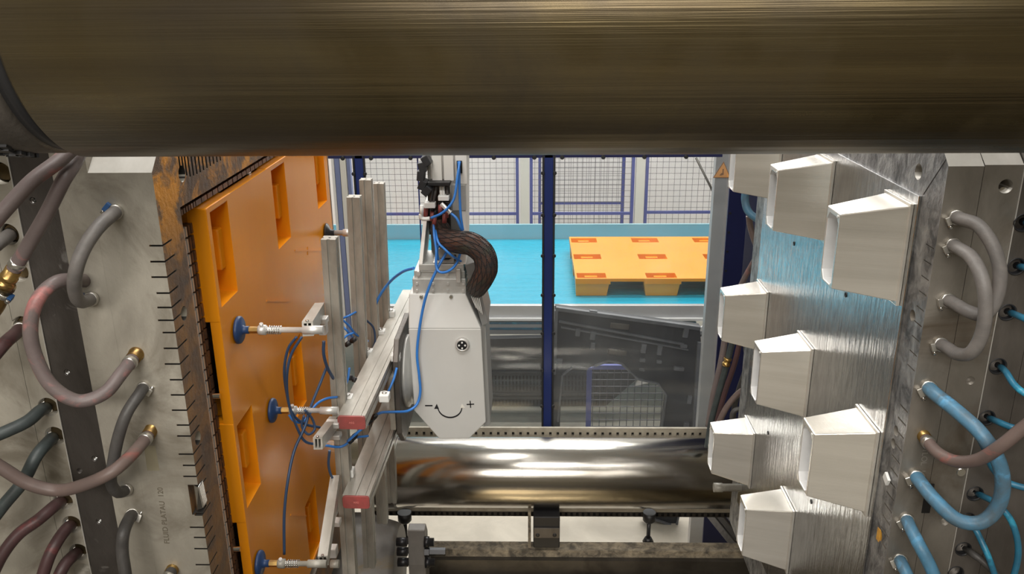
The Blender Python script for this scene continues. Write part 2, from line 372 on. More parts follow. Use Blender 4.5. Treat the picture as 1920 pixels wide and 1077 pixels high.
b = MB(); 
b.hexa([(-.727, YN+.006, zb), (-.708, YN+.0, zb+.012), (-.709, YN+.028, zb+.012), (-.727, YN+.032, zb), (-.727, YN+.006, zt), (-.712, YN+.0, zt-.004), (-.713, YN+.028, zt), (-.727, YN+.032, zt)])
b.build('bent_edge_scrap', M['chrome'], LM, 'bright bent scrap of metal in the chipped corner', bevel=.002)
slab(-.903, -.8352, -.26, -.262, y1=1.660).build('plate_side', M['steel'], LM)
MB().box(-.903, -.862, 1.661, 2.95, -1.94, -.30).build('cavity_floor', M['rust_low'], LM)
rb = MB(); rn = MB(); yc = [(1.678, 1.684), (1.690, 1.697), (1.703, 1.728), (1.734, 1.740), (1.747, 1.753), (1.760, 1.766), (1.774, 1.782), (1.79, 1.80)]
z = -.47
while z > -1.78:
    h = .030 if R.random() < .7 else .022
    for j, (a, b_) in enumerate(yc): (rn if b_-a < .0075 and j != 1 else rb).box(-.8618, -.728-.004*min(j, 4), a, b_, z-h, z)
    z -= h+.0052
y = 1.70
while y < 2.9:
    wd = .009 if y < 1.80 else .03
    for (za, zb_) in ((-.4065, -.418), (-.424, -.436)): rb.box(-.8618, -.735, y, y+wd, zb_, za)
    y += wd+.005
g = rb.build('cavity_rib_grid', M['rust_low'], LM, 'brown grid of small steel cooling ribs', kind='stuff')
rn.build('cavity_rib_edge', M['alu'], LM, 'thin bright rib edges', kind='stuff')
for i, (x, y) in enumerate(((397, 743), (436, 1030))):
    p = at(x, y, Y=1.788)
    MB().lathe((-.862, p.y, p.z), (1, p.y, p.z), [(0, .009), (.008, .009), (.009, .006), (.134, .006)], 16).build('ejector_pin', M['chrome'], LM)
p = at(452, 327, X=-.76); MB().lathe((-.862, p.y, p.z), (1, p.y, p.z), [(0, .014), (.04, .014), (.041, .010), (.126, .010)], 16).build('ejector_pin', M['chrome'], LM)
# the stack of plates behind the cavity plate: dark spacer and platen side
holes = [(15, 440), (33, 510), (42, 612), (90, 764), (103, 818), (118, 940), (135, 984), (148, 1036), (0, 325), (156, 1072)]
hc = MB()
for x, y in holes:
    p = at(x, y, Y=YN); hc.cyl((p.x, 1.5, p.z), (p.x, 1.63, p.z), .0215, n=28)
sp = MB().box(-.982, -.9035, YN+.003, 2.96, -1.95, -.20)
hs = MB()
for x, y in ((60, 377), (124, 700), (176, 862), (184, 980), (148, 885)):
    p = at(x, y, Y=YN); hs.cyl((p.x, 1.5, p.z), (p.x, 1.61, p.z), .0068, n=16)
spo = sp.build('spacer_plate', M['steel_dark'], LM, 'dark oily spacer plate', cut=hs)
for x, y in ((60, 377), (124, 700), (176, 862), (184, 980)):
    p = at(x, y, Y=YN); tb = MB()
    for k in range(4): tb.lathe((p.x, YN+.006+k*.004, p.z), (p.x, 3, p.z), [(0, .0052), (.0008, .0068), (.0016, .0052)], 16, caps=False)
    tb.build('thread', M['chrome'], LM)
PL = thing('backing_plate', 'pale steel backing plate with a column of round ports at the left edge', 'machine plate', (-1.2, 2.2, -1.1))
MB().box(-1.0385, -.9822, YN, 2.96, -1.95, -.12).build('inner_plate', M['steel'], PL, cut=hc)
MB().box(-1.42, -1.0393, YN, 2.96, -1.95, -.12).build('outer_plate', M['steel'], PL, cut=hc)
pb = MB()
for (x, y) in holes[:9]:
    p = at(x, y, Y=YN)
    pb = MB().lathe((p.x, YN+.035, p.z), (p.x, YN-.01, p.z), [(0, .0205), (.012, .0205), (.0125, .016), (.02, .016)], 20)
    pb.build('port_seat', M['brass_dark'], PL)
MB().box(-.983, -.9815, YN-.0008, YN+.0015, -1.95, -.12).build('bright_plate_edge', M['chamfer'], PL)

# painted/engraved marks on the left mould
P = lambda x, y: at(x, y, Y=YN-.0003)
a_, b_ = P(316, 1048), P(296, 892)
up_ = (b_-a_).normalized(); rt_ = V((0, 1, 0)).cross(up_)
text_mesh('stamped_lettering', 'FLUID PLATAU  120', M['engrave'], LM, P(307, 968), (up_.x, 0, up_.z), (-up_.z, 0, up_.x) if False else (-up_.z, 0, up_.x), .0165, .0004, 'stamped letters FLUID PLATAU 120')
c0, c1, c2, c3_ = P(270, 838), P(291, 836), P(299, 883), P(276, 883)
MB().hexa([c3_, c2, c2+V((0, .002, 0)), c3_+V((0, .002, 0)), c0, c1, c1+V((0, .002, 0)), c0+V((0, .002, 0))]).build('tape_patch', M['tape'], LM, 'old yellowed tape patch')

# ------------------------------------------------------------------ pallets
def pallet_parts(root, T, md, me):
    """T maps (u, v, w): u along the long side 1.31, v across 1.13, w up; the deck top is w = 0"""
    W1, D1 = 1.31, 1.13
    us = [(.01, .235), (.54, .77), (1.075, 1.30)]; vs = [(.018, .132), (.485, .615), (.955, 1.085)]
    def mp(mb):
        mb.v = [V(T(*p)) for p in mb.v]; return mb
    ul = sorted([0, W1] + [q for a in us for q in a]); vl = sorted([0, D1] + [q for a in vs for q in a])
    b = MB(); th = .024
    for i in range(len(ul)-1):
        for j in range(len(vl)-1):
            pocket = any(abs(ul[i]-a[0]) < 1e-6 for a in us) and any(abs(vl[j]-c[0]) < 1e-6 for c in vs)
            u0, u1, v0, v1 = ul[i], ul[i+1], vl[j], vl[j+1]
            if not pocket:
                b.add([(u0, v0, 0), (u1, v0, 0), (u1, v1, 0), (u0, v1, 0)], [(0, 1, 2, 3)])
                b.add([(u0, v0, -th), (u1, v0, -th), (u1, v1, -th), (u0, v1, -th)], [(3, 2, 1, 0)])
            else:
                d = .125; k = .014
                q = [(u0, v0, 0), (u1, v0, 0), (u1, v1, 0), (u0, v1, 0), (u0+k, v0+k*.6, -d), (u1-k, v0+k*.6, -d), (u1-k, v1-k*.6, -d), (u0+k, v1-k*.6, -d)]
                b.add(q, [(0, 1, 5, 4), (1, 2, 6, 5), (2, 3, 7, 6), (3, 0, 4, 7), (4, 5, 6, 7)])
    b.add([(0, 0, 0), (W1, 0, 0), (W1, 0, -th), (0, 0, -th)], [(0, 1, 2, 3)]); b.add([(0, D1, 0), (W1, D1, 0), (W1, D1, -th), (0, D1, -th)], [(3, 2, 1, 0)])
    b.add([(0, 0, 0), (0, D1, 0), (0, D1, -th), (0, 0, -th)], [(3, 2, 1, 0)]); b.add([(W1, 0, 0), (W1, D1, 0), (W1, D1, -th), (W1, 0, -th)], [(0, 1, 2, 3)])
    mp(b).build('deck', md, root)
    # edge bands, deeper beside the feet
    for v0, v1 in ((0, .012), (D1-.012, D1)):
        for u0, u1 in ((0, .265), (.525, .80), (1.055, 1.31)): mp(MB().box(u0, u1, v0-.0012, v1+.0012, -.046, -.0005)).build('edge_band', me, root, bevel=.002)
    for u0 in (0, W1-.012):
        for v0, v1 in ((.0, .16), (.45, .65), (.93, 1.13)): mp(MB().box(u0-.0012, u0+.0132, v0, v1, -.046, -.0005)).build('end_band', me, root, bevel=.002)
    for u0, u1 in us:
        for v0, v1 in vs:
            f = MB(); o = .024; ov = .0165
            f.hexa([(u0-.004, v0-.003, -.142), (u1+.004, v0-.003, -.142), (u1+.004, v1+.003, -.142), (u0-.004, v1+.003, -.142),
                    (max(u0-o, .002), v0-ov, -th+.001), (min(u1+o, W1-.002), v0-ov, -th+.001), (min(u1+o, W1-.002), v1+ov, -th+.001), (max(u0-o, .002), v1+ov, -th+.001)])
            f.f = [q for k, q in enumerate(f.f) if k != 1]; f.sm = f.sm[:len(f.f)]
            mp(f).build('foot', me, root)
            g = MB().box((u0+u1)/2-.05, (u0+u1)/2+.05, v1-.035, v1-.004, -.12, -.018); mp(g).build('grip_tab', md, root, bevel=.004)
    for (u, v) in ((.42, .64), (.42, .2), (.92, .2), (.92, .64)) if md.name and root.name.endswith('.001') else ():
        mp(MB().box(u-.0015, u+.0015, v, v+.16, -.001, .0008)).build('gate_mark', me, root)
root = thing('plastic_pallet', 'orange plastic pallet standing on edge, just ejected from the left mould', 'pallet', (-.73, 1.8, -1.1))
PX, PY, PZ = -.71, 1.80, -.44
pallet_parts(root, lambda u, v, w_: (PX+w_, PY+v, PZ-u), M['orange'], M['orange'])
for p0_, p1_ in (((500, 564), (543, 565)), ((553, 470), (603, 470)), ((577, 463), (577.5, 478)), ((545, 966), (574, 968))):
    a, b = at(*p0_, X=-.7093), at(*p1_, X=-.7093); d = (b-a); L_ = d.length; d.normalize(); z = V((1, 0, 0)); y = z.cross(d)
    MB().rbox((a+b)/2, L_, .005, .0016, Matrix((d, y, z)).transposed()).build('flow_mark', M['orange'], root)
root = thing('plastic_pallet', 'orange plastic pallet lying on the turquoise conveyor behind the guard', 'pallet', (1.0, 6.7, -2.19))
pallet_parts(root, lambda u, v, w_: (.333+u, 6.145+v*1.04, -2.05+w_), M['orange'], M['orange'])

# ------------------------------------------------------------------ right mould half
RM = thing('mould_half', 'bright aluminium core half of the mould on the right with tapered square cores', 'mould', (.84, 2.2, -1.1))
YR = 1.58
fr = MB().prism([(YR, -1.95), (2.87, -1.95), (2.87, -.285), (YR+.028, -.285), (YR, -.309)], 'x', .77, .8355)
fc = MB()
for (x, y, r) in ((1711, 592, .012), (1680, 808, .011), (1675, 832, .011), (1722, 322, .016), (1649, 1003, .014)):
    p = at(x, y, X=.77); fc.cyl((.75, p.y, p.z), (.80, p.y, p.z), r, n=24)
fc2 = MB()
for i in range(9):
    z = -.47-.032*i; fc2.box(.76, .773, YR+.006, YR+.040, z-.0013, z+.0013)
for i in range(12):
    z = -.82-.030*i; fc2.box(.76, .775, YR+.006, YR+.045, z-.0022, z+.0022)
fro = fr.build('core_frame', M['steel_right'], RM, cut=fc)
boolean(fro, fc2)
paint(fro, [(lambda n, c: n.x < -.7 and c.x < -.05, M['frame_tex']), (lambda n, c: n.z > .3 and c.z > .7, M['chamfer'])])
MB().box(.7645, .7702, 1.667, 2.765, -1.80, -.385).build('polished_plate', M['plate_mirror'], RM, 'mirror-like polished plate between the cores', bevel=.0015)
a, b = at(1773, 301, X=.7695), at(1731, 366, X=.7695)
MB().hexa([a, b, b+V((.004, 0, 0)), a+V((.004, 0, 0)), a+V((0, 0, .003)), b+V((0, 0, .003)), b+V((.004, 0, .003)), a+V((.004, 0, .003))]).build('mitre_joint', M['groove'], RM)
MB().prism([(YR+.002, -1.95), (2.87, -1.95), (2.87, -.285), (YR+.03, -.285), (YR+.002, -.307)], 'x', .8375, .9085).build('clamping_plate', M['steel_right'], RM, cut=MB().cyl((at(1887, 350, Y=YR).x, 1.5, at(1887, 350, Y=YR).z), (at(1887, 350, Y=YR).x, 1.63, at(1887, 350, Y=YR).z), .0135, n=24).cyl((at(1820, 715, Y=YR).x, 1.5, at(1820, 715, Y=YR).z), (at(1820, 715, Y=YR).x, 1.61, at(1820, 715, Y=YR).z), .0095, n=20).cyl((at(1772, 980, Y=YR).x, 1.5, at(1772, 980, Y=YR).z), (at(1772, 980, Y=YR).x, 1.61, at(1772, 980, Y=YR).z), .0095, n=20))
for p_ in list(bpy.data.objects):
    pass
q = [o for o in bpy.data.objects if o.name.startswith('clamping_plate')][0]
paint(q, [(lambda n, c: n.z > .3 and c.z > .7, M['chamfer'])])
for (x, y) in ((1887, 362), (1802, 886)):
    p = at(x, y, Y=YR)
    MB().cyl((p.x, YR+.035, p.z), (p.x, YR-.002 if y > 500 else YR+.012, p.z), .0085, n=16).build('screw', M['chrome'], RM)
pc = at(1738, 935, Y=YR)
MB().box(.829, .846, YR-.0015, YR+.001, at(1740, 962, Y=YR).z, at(1746, 908, Y=YR).z).build('lifting_slot', M['black'], RM)
gx = MB().box(.8355, .8375, YR+.012, 2.86, -1.94, -.30); gx.build('plate_joint', M['groove'], RM)
PR = thing('backing_plate', 'dark steel backing plate with black-rimmed ports for thin blue hoses at the right edge', 'machine plate', (1.1, 2.2, -1.1))
rholes = [(1918, 418), (1906, 500), (1889, 586), (1871, 687), (1850, 784), (1828, 926), (1814, 975), (1806, 1030), (1792, 1075)]
hc = MB()
for x, y in rholes:
    p = at(x, y, Y=YR); hc.cyl((p.x, 1.5, p.z), (p.x, 1.65, p.z), .0165, n=28)
MB().box(.9105, .9755, YR, 2.87, -1.95, -.12).build('inner_plate', M['steel_dark2'], PR, cut=hc)
MB().box(.9765, 1.45, YR, 2.87, -1.95, -.12).build('outer_plate', M['steel_dark2'], PR, cut=hc)
MB().box(.9088, .9104, YR-.0006, YR+.002, -1.95, -.12).build('bright_plate_edge', M['chamfer'], PR)
for x, y in rholes:
    p = at(x, y, Y=YR)
    MB().lathe((p.x, YR+.012, p.z), (p.x, YR-.01, p.z), [(0, .0145), (.008, .0163), (.0132, .0178), (.014, .0163), (.010, .0145)], 24, caps=False).build('port_rim', M['rubber'], PR)
# cores: three rows and three columns
def frus(yb, zb_, dx=0):
    return [(.7645, yb, zb_-.206), (.7645, yb+.125, zb_-.206), (.7645, yb+.125, zb_), (.7645, yb, zb_)]
for j in range(3):
    for i in range(3):
        if i == 0 and j == 2: pass
        y0 = 1.688+.463*i; z0 = -.410-.512*j; x1 = .635; ty = 1.722+.466*i; tz = -.436-.508*j
        b = MB().add([(x1, ty, tz-.162), (x1, ty+.080, tz-.162), (x1, ty+.080, tz), (x1, ty, tz), (.7645, y0, z0-.206), (.7645, y0+.125, z0-.206), (.7645, y0+.125, z0), (.7645, y0, z0)],
                     [(0, 1, 2, 3), (7, 6, 5, 4), (0, 4, 5, 1), (1, 5, 6, 2), (2, 6, 7, 3), (3, 7, 4, 0)])
        k = .012; c = MB().prism([(ty+.008, tz-.150), (ty+.008+k, tz-.158), (ty+.060, tz-.158), (ty+.073, tz-.140), (ty+.073, tz-.026), (ty+.062, tz-.012), (ty+.020, tz-.012), (ty+.008, tz-.024)], 'x', .60, .742)
        co = b.build('core_block', M['core'], RM, cut=c, bevel=.0022)
        paint(co, [(lambda n, c, f=WL[co.name], ty=ty, tz=tz: c.x+f.x < .745 and ((n.y < -.3 and c.y+f.y > ty+.05) or (n.y > .3 and c.y+f.y < ty+.03) or (n.z > .3 and c.z+f.z < tz-.13 and c.z+f.z > tz-.161) or (n.z < -.3 and tz-.04 < c.z+f.z < tz-.005) or (n.x < -.9 and c.x+f.x > .70)), M['inner'])])
        fl = MB().box(.7575, .7640, y0-.006, y0+.131, z0-.212, z0+.005).build('core_flange', M['core'], co, bevel=.001)
        MB().cyl((x1+.002, ty+.012, tz-.007), (x1-.002, ty+.012, tz-.007), .003, n=10).build('screw', M['white'], co)
for (x, y) in ((1489, 457), (1586, 553), (1521, 941), (1440, 812)):
    p = at(x, y, X=.7645); MB().lathe((.7660, p.y, p.z), (0, p.y, p.z), [(0, .0065), (.003, .0065), (.0032, .003), (.0022, .003)], 14).build('screw', M['bolt'], RM)
p = at(1372, 922, X=.70); MB().lathe((.80, p.y+.12, p.z-.06), (0, p.y+.12, p.z-.06), [(0, .014), (.10, .014), (.104, .017), (.135, .017)], 20).build('guide_pin', M['alu_prof'], RM)
p = at(1665, 898, X=.767); MB().rbox((.764, p.y, p.z), .006, .022, .018, Matrix.Rotation(radians(25), 3, 'X')).build('sticker_scrap', M['white'], RM, 'crumpled white scrap stuck to the frame')
p = at(1649, 1003, X=.772); MB().rbox((.774, p.y, p.z), .01, .014, .03).build('residue', M['sand'], RM, 'orange plastic residue in a hole')
a_, b_ = at(1740, 822, Y=YR-.0003), at(1728, 908, Y=YR-.0003); dn = (b_-a_).normalized()
text_mesh('stamped_lettering', 'NTLOL  1    O', M['engrave2'], RM, at(1731, 872, Y=YR-.0003), (dn.x, 0, dn.z), (-dn.z, 0, dn.x), .017, .0004, 'stamped letters NTLOL 1 O')

# ------------------------------------------------------------------ hoses
def hose(label, pts, r, m, ends=(), group=None, name='hose', n=12):
    group = group or ('thin hoses in the right ports' if name == 'thin_hose' else 'cooling hoses on the left mould' if pts[0][0] < 800 else 'cooling hoses on the right mould')
    """pts: (px, py, Y) measured points; ends: (which, kind) with which 0/1, kind 'brass' | 'clamp' | 'blueclamp' | 'plain'"""
    P3 = [at(x, y, Y=yy) for x, y, yy in pts]
    root = thing(name, label, 'hose', P3[0], group)
    MB().tube(P3, r, n).build('hose_tube', m, root)
    for which, kind in ends:
        sp = spline(P3)
        if which: sp = sp[::-1]
        # walk along
        def along(d):
            s = 0
            for a, b in zip(sp, sp[1:]):
                L_ = (b-a).length
                if s+L_ > d: return a+(b-a)*((d-s)/L_), (b-a).normalized()
                s += L_
            return sp[-1], (sp[-1]-sp[-2]).normalized()
        if kind == 'brass':
            p, d = along(.0); q, d2 = along(.034)
            dd = (q-p).normalized()
            MB().lathe(p-dd*.006, q, [(0, r*1.25), (.010, r*1.28), (.011, r*1.12), (.018, r*1.12), (.019, r*1.2), (.024, r*1.2), (.025, r*1.08), (.040, r*1.1)], 16).build('brass_fitting', M['brass'], root)
            c, d3 = along(.046)
            MB().lathe(c-d3*.006, c+d3, [(0, r*1.04), (.001, r*1.14), (.011, r*1.14), (.012, r*1.04)], 18).build('hose_clamp', M['clamp'], root)
        else:
            p, d = along(.004)
            MB().lathe(p-d*.004, p+d, [(0, r*1.3), (.009, r*1.3), (.010, r*1.02), (.02, r*1.02)], 18).build('fitting', M['brass_dark'] if kind != 'plain' else M['bolt'], root)
            if kind in ('clamp', 'blueclamp'):
                c, d3 = along(.024)
                cl = MB().lathe(c-d3*.006, c+d3, [(0, r*1.04), (.001, r*1.16), (.012, r*1.16), (.013, r*1.04)], 18).build('hose_clamp', M['clamp'], root)
                side = d3.cross(V((0, 1, .2))).normalized()
                if side.z > 0 and kind == 'clamp': side = -side
                cc = c+side*r*1.3 + V((0, -.004, 0)); ax = side.cross(d3).normalized()
                MX = Matrix((d3, side, ax)).transposed()
                MB().rbox(cc, .012, r*.7, r*1.3, MX).build('clamp_housing', M['clampblue'] if kind == 'blueclamp' else M['clamp'], cl, bevel=.001)
                MB().cyl(cc-ax*r*.6, cc-ax*(r*1.25), .0038, n=8).build('clamp_screw', M['chrome'], cl)
    return root
r = .0128
hose('red-stained grey hose, upper of the two crossing the top left corner', [(-60, 470, 1.34), (-20, 428, 1.36), (10, 393, 1.37), (60, 340, 1.39), (110, 302, 1.42), (150, 265, 1.46)], r, M['hosered'])
hose('grey hose with red smears below the uppermost red hose, brass joint at its end', [(10, 532, 1.42), (22, 512, 1.42), (52, 462, 1.42), (88, 400, 1.42), (118, 340, 1.43), (140, 305, 1.465), (160, 265, 1.51)], r, M['hosered'], [(0, 'brass')])
hose('brass-ended stub hose at the left edge below the twin red hoses', [(15, 536, 1.43), (6, 556, 1.44), (-2, 575, 1.45), (-20, 600, 1.47)], .0105, M['brass'], [(0, 'blueclamp')])
hose('short dark grey hose bridging two holes near the bright chamfer', [(222, 393, 1.59), (210, 403, 1.545), (183, 428, 1.49), (158, 465, 1.46), (143, 505, 1.45), (140, 545, 1.47), (152, 566, 1.51), (178, 558, 1.585)], r, M['hosegrey'], [(0, 'blueclamp'), (1, 'blueclamp')])
hose('pink-tinged hose looping from the dark spacer to an upper brass fitting', [(165, 528, 1.59), (140, 525, 1.53), (105, 530, 1.48), (72, 560, 1.45), (57, 610, 1.44), (65, 665, 1.44), (95, 722, 1.44), (145, 752, 1.45), (195, 738, 1.47), (228, 700, 1.51), (250, 672, 1.555), (262, 656, 1.585)], .0132, M['hosered'], [(1, 'brass')])
hose('dark hose between two sunken fittings right of the spacer plate', [(272, 722, 1.59), (262, 738, 1.54), (238, 775, 1.51), (222, 820, 1.50), (212, 870, 1.50), (208, 905, 1.505), (222, 924, 1.53), (246, 915, 1.585)], .0118, M['hosedark'], [(0, 'clamp'), (1, 'blueclamp')])
hose('long brown-red hose sweeping from the lower brass fitting to the left edge', [(290, 797, 1.59), (277, 818, 1.555), (252, 848, 1.50), (215, 882, 1.448), (165, 907, 1.44), (110, 920, 1.45), (55, 908, 1.44), (10, 882, 1.43), (-40, 850, 1.42)], r, M['hosebrown'], [(0, 'brass')])
hose('dark hose running down out of the picture right of the spacer plate', [(252, 962, 1.59), (243, 972, 1.545), (232, 998, 1.50), (229, 1030, 1.49), (234, 1070, 1.48), (242, 1120, 1.47)], r, M['hosedark'], [(0, 'clamp')])
hose('brass-ended hose stub at the bottom edge under the stamped lettering', [(328, 1060, 1.59), (320, 1075, 1.555), (308, 1100, 1.53), (290, 1140, 1.5)], r, M['hosedark'], [(0, 'brass')])
hose('grey hose stub in the topmost left port', [(24, 436, 1.60), (8, 448, 1.55), (-10, 462, 1.5), (-40, 490, 1.46)], r, M['hosegrey'], [(0, 'plain')])
hose('maroon hose leaving the port left of the pink hose loop', [(44, 610, 1.60), (30, 625, 1.55), (8, 645, 1.5), (-30, 690, 1.45)], r, M['hosemaroon'], [(0, 'clamp')])
hose('dark green hose with a blue clamp leaving the port level with the loop bottom', [(92, 763, 1.61), (76, 770, 1.55), (52, 790, 1.51), (15, 808, 1.48), (-40, 830, 1.45)], r, M['hosegreen'], [(0, 'blueclamp')])
hose('dark green hose with a blue clamp running under the long brown-red hose', [(104, 816, 1.61), (90, 830, 1.55), (68, 856, 1.51), (42, 905, 1.49), (5, 950, 1.47), (-40, 1010, 1.45)], r, M['hosegreen'], [(0, 'blueclamp')])
hose('maroon hose curving left from below the brown-red hose', [(120, 938, 1.61), (104, 948, 1.55), (72, 975, 1.51), (35, 1002, 1.49), (5, 1040, 1.47), (-20, 1090, 1.45)], r, M['hosemaroon'], [(0, 'blueclamp')])
hose('maroon hose with a blue clamp near the bottom left, middle of three', [(138, 981, 1.61), (124, 993, 1.55), (108, 1015, 1.52), (92, 1045, 1.50), (75, 1095, 1.48)], r, M['hosemaroon'], [(0, 'blueclamp')])
hose('maroon hose with a blue clamp near the bottom left, lowest of three', [(150, 1033, 1.61), (136, 1044, 1.55), (120, 1062, 1.52), (104, 1095, 1.50)], r, M['hosemaroon'], [(0, 'blueclamp')])
# right side
r = .0125
hose('outer grey hose loop, upper right', [(1785, 405, 1.60), (1805, 412, 1.545), (1835, 424, 1.51), (1862, 462, 1.485), (1875, 510, 1.475), (1868, 560, 1.475), (1846, 590, 1.48), (1815, 584, 1.50), (1790, 570, 1.545), (1768, 558, 1.60)], r, M['hosegrey'], [(0, 'clamp'), (1, 'clamp')])
hose('inner grey hose loop crossing in front of the outer one, upper right', [(1780, 456, 1.60), (1797, 466, 1.545), (1822, 484, 1.49), (1842, 525, 1.45), (1848, 580, 1.44), (1840, 630, 1.445), (1820, 662, 1.46), (1795, 664, 1.50), (1775, 652, 1.545), (1756, 642, 1.60)], r, M['hosegrey'], [(0, 'clamp'), (1, 'clamp')])
hose('thick worn blue hose loop, lower right', [(1736, 722, 1.60), (1752, 738, 1.545), (1790, 768, 1.50), (1838, 812, 1.45), (1872, 865, 1.43), (1880, 915, 1.43), (1868, 955, 1.435), (1838, 980, 1.44), (1795, 975, 1.46), (1755, 940, 1.50), (1728, 908, 1.545), (1712, 885, 1.60)], .0142, M['hoseblue'], [(0, 'clamp'), (1, 'clamp')])
hose('brown-grey hose with a brass end passing in front of the blue loop', [(1725, 808, 1.60), (1742, 832, 1.55), (1762, 852, 1.51), (1795, 866, 1.47), (1835, 862, 1.43), (1875, 838, 1.40), (1920, 802, 1.385), (1970, 765, 1.37)], .0122, M['hosebrown'], [(0, 'brass')])
hose('worn blue hose running down from under the loop', [(1697, 968, 1.60), (1706, 988, 1.545), (1722, 1020, 1.50), (1742, 1058, 1.48), (1765, 1110, 1.46)], .0132, M['hoseblue'], [(0, 'clamp')])
hose('blue hose stub at the bottom edge, lower right', [(1685, 1045, 1.60), (1693, 1062, 1.545), (1706, 1090, 1.51), (1720, 1130, 1.49)], .0132, M['hoseblue'], [(0, 'clamp')])
for k, (lab, pts) in enumerate([
    ('topmost thin blue hose in a black port at the right edge', [(1920, 416, 1.61), (1935, 422, 1.55), (1960, 432, 1.52)]),
    ('thin blue hose in the black port beside the grey loops', [(1908, 499, 1.61), (1925, 503, 1.55), (1960, 512, 1.52)]),
    ('thin blue hose in the black port level with the grey loop ends', [(1891, 585, 1.61), (1908, 592, 1.55), (1932, 603, 1.52), (1965, 622, 1.5)]),
    ('thin blue hose curving down from the port below the grey loops', [(1873, 686, 1.61), (1886, 698, 1.55), (1902, 722, 1.52), (1925, 740, 1.5), (1960, 752, 1.5)]),
    ('thin blue hose in the port above the brown-grey hose', [(1852, 783, 1.61), (1868, 790, 1.55), (1892, 800, 1.52), (1915, 806, 1.51), (1950, 815, 1.5)]),
    ('thin blue hose looping down from the port inside the thick blue loop', [(1830, 925, 1.61), (1845, 932, 1.56), (1868, 945, 1.53), (1893, 972, 1.51), (1907, 1010, 1.5), (1908, 1050, 1.5), (1895, 1100, 1.5)]),
    ('thin blue hose dropping from behind the bottom of the thick blue loop', [(1815, 975, 1.61), (1826, 988, 1.56), (1840, 1015, 1.54), (1856, 1052, 1.52), (1872, 1100, 1.51)]),
    ('dark thin hose in the port near the bottom right', [(1808, 1029, 1.61), (1822, 1038, 1.56), (1845, 1055, 1.54), (1875, 1085, 1.52)]),
    ('short blue hose passing behind the thick blue loop', [(1835, 820, 1.53), (1848, 845, 1.52), (1862, 880, 1.52), (1890, 905, 1.52), (1930, 917, 1.5), (1960, 920, 1.5)])]):
    hose(lab, pts, .0066 if k not in (7,) else .0075, M['hosecyan'] if k != 7 else M['hosedark'], [(0, 'plain')] if k != 8 else [], name='thin_hose', n=10)

# ------------------------------------------------------------------ gripper frame on the robot
G = thing('gripper_frame', 'aluminium profile gripper frame with red end caps and blue suction cups', 'gripper', (-.5, 2.14, -1.25))
def turned(mb, ang, c):
    Mz = Matrix.Rotation(ang, 3, 'Z'); c = V(c); mb.v = [c + Mz @ (p-c) for p in mb.v]; return mb
def beam(zt, x0, y0, y1, lab):
    h = .041; W_ = .079; g = .004; d = .003
    # section with shallow slots in the top and in the side
    pr = [(0, -h), (W_, -h), (W_, -.026), (W_-.008, -.026), (W_-.008, -.015), (W_, -.015), (W_, 0), (.068, 0), (.068, -d), (.066, -d), (.066, 0), (.0395+g/2, 0), (.0395+g/2, -d), (.0395-g/2, -d), (.0395-g/2, 0), (0, 0)]
    def place(mb): return turned(mb, radians(-1.6), (x0, y0, zt))
    b = place(MB().prism([(x0+a, zt+c) for a, c in pr], 'y', y0+.004, y1)).build('beam', M['alu_beam'], G, lab)
    R_ = .009; pts = []
    for cx, cz, a0 in ((x0+W_-R_, zt-R_, 0), (x0+R_, zt-R_, 90), (x0+R_, zt-h+R_, 180), (x0+W_-R_, zt-h+R_, 270)):
        for k in range(5):
            a = radians(a0+k*22.5); pts.append((cx+R_*cos(a), cz+R_*sin(a)))
    cap = place(MB().prism(pts, 'y', y0-.003, y0+.004)).build('end_cap', M['redcap'], b, 'red plastic end cap', bevel=.001)
    bpy.context.view_layer.update()
    return b, cap
b1, cap1 = beam(-1.12, -.547, 2.140, 3.22, 'upper beam')
b2, cap2 = beam(-1.38, -.552, 2.140, 3.22, 'lower beam')
for zc, bb, x0 in ((-1.141, b1, -.547), (-1.401, b2, -.552)):
    text_mesh('raised_lettering', 'ASG', M['redink'], bb, (x0+.040, 2.1352, zc+.001), (1, 0, 0), (0, 0, 1), .0085, .0003)
# vertical bars
def vbar(top, bot, Y, wd, z_bot=None):
    a, b = at(*top, Y=Y), at(*bot, Y=Y); d = (b-a).normalized(); L_ = (b-a).length
    x = V((1, 0, 0)); x = (x-d*x.dot(d)).normalized(); y = d.cross(x)
    h = wd/2; s_ = .004; e = .004
    sec = [(-h, -h), (h, -h), (h, -s_), (h-e, -s_), (h-e, s_), (h, s_), (h, h), (s_, h), (s_, h-e), (-s_, h-e), (-s_, h), (-h, h), (-h, s_), (-h+e, s_), (-h+e, -s_), (-h, -s_)]
    n = len(sec); vs = [a+x*p+y*q for p, q in sec] + [b+x*p+y*q for p, q in sec]
    m = MB().add(vs, [tuple(range(n)), tuple(range(2*n-1, n-1, -1))] + [(i, n+i, n+(i+1) % n, (i+1) % n) for i in range(n)])
    o = m.build('vertical_profile', M['alu_prof'], G)
    MB().cyl(a+d*.001, a-d*.0006, .0035, n=10).build('core_hole', M['groove'], o)
    return a, b
A = vbar((618, 446), (662, 1150), 2.235, .040)
B = vbar((664, 368), (694, 1060), 2.575, .040)
Cc = vbar((686, 336), (718, 978), 2.75, .038)
D = vbar((711, 343), (736, 940), 2.915, .036)
def clamp_block(x, y, Y, s=.03, m='white'):
    p = at(x, y, Y=Y); b = MB().box(p.x-s/2, p.x+s/2, p.y-.016, p.y+.016, p.z-s*.55, p.z+s*.25).build('clamp_block', M[m], G, bevel=.003)
    MB().cyl((p.x, p.y, p.z+s*.2), (p.x, p.y, p.z+s*.42), .008, n=12).build('clamp_screw', M['chrome'], b)
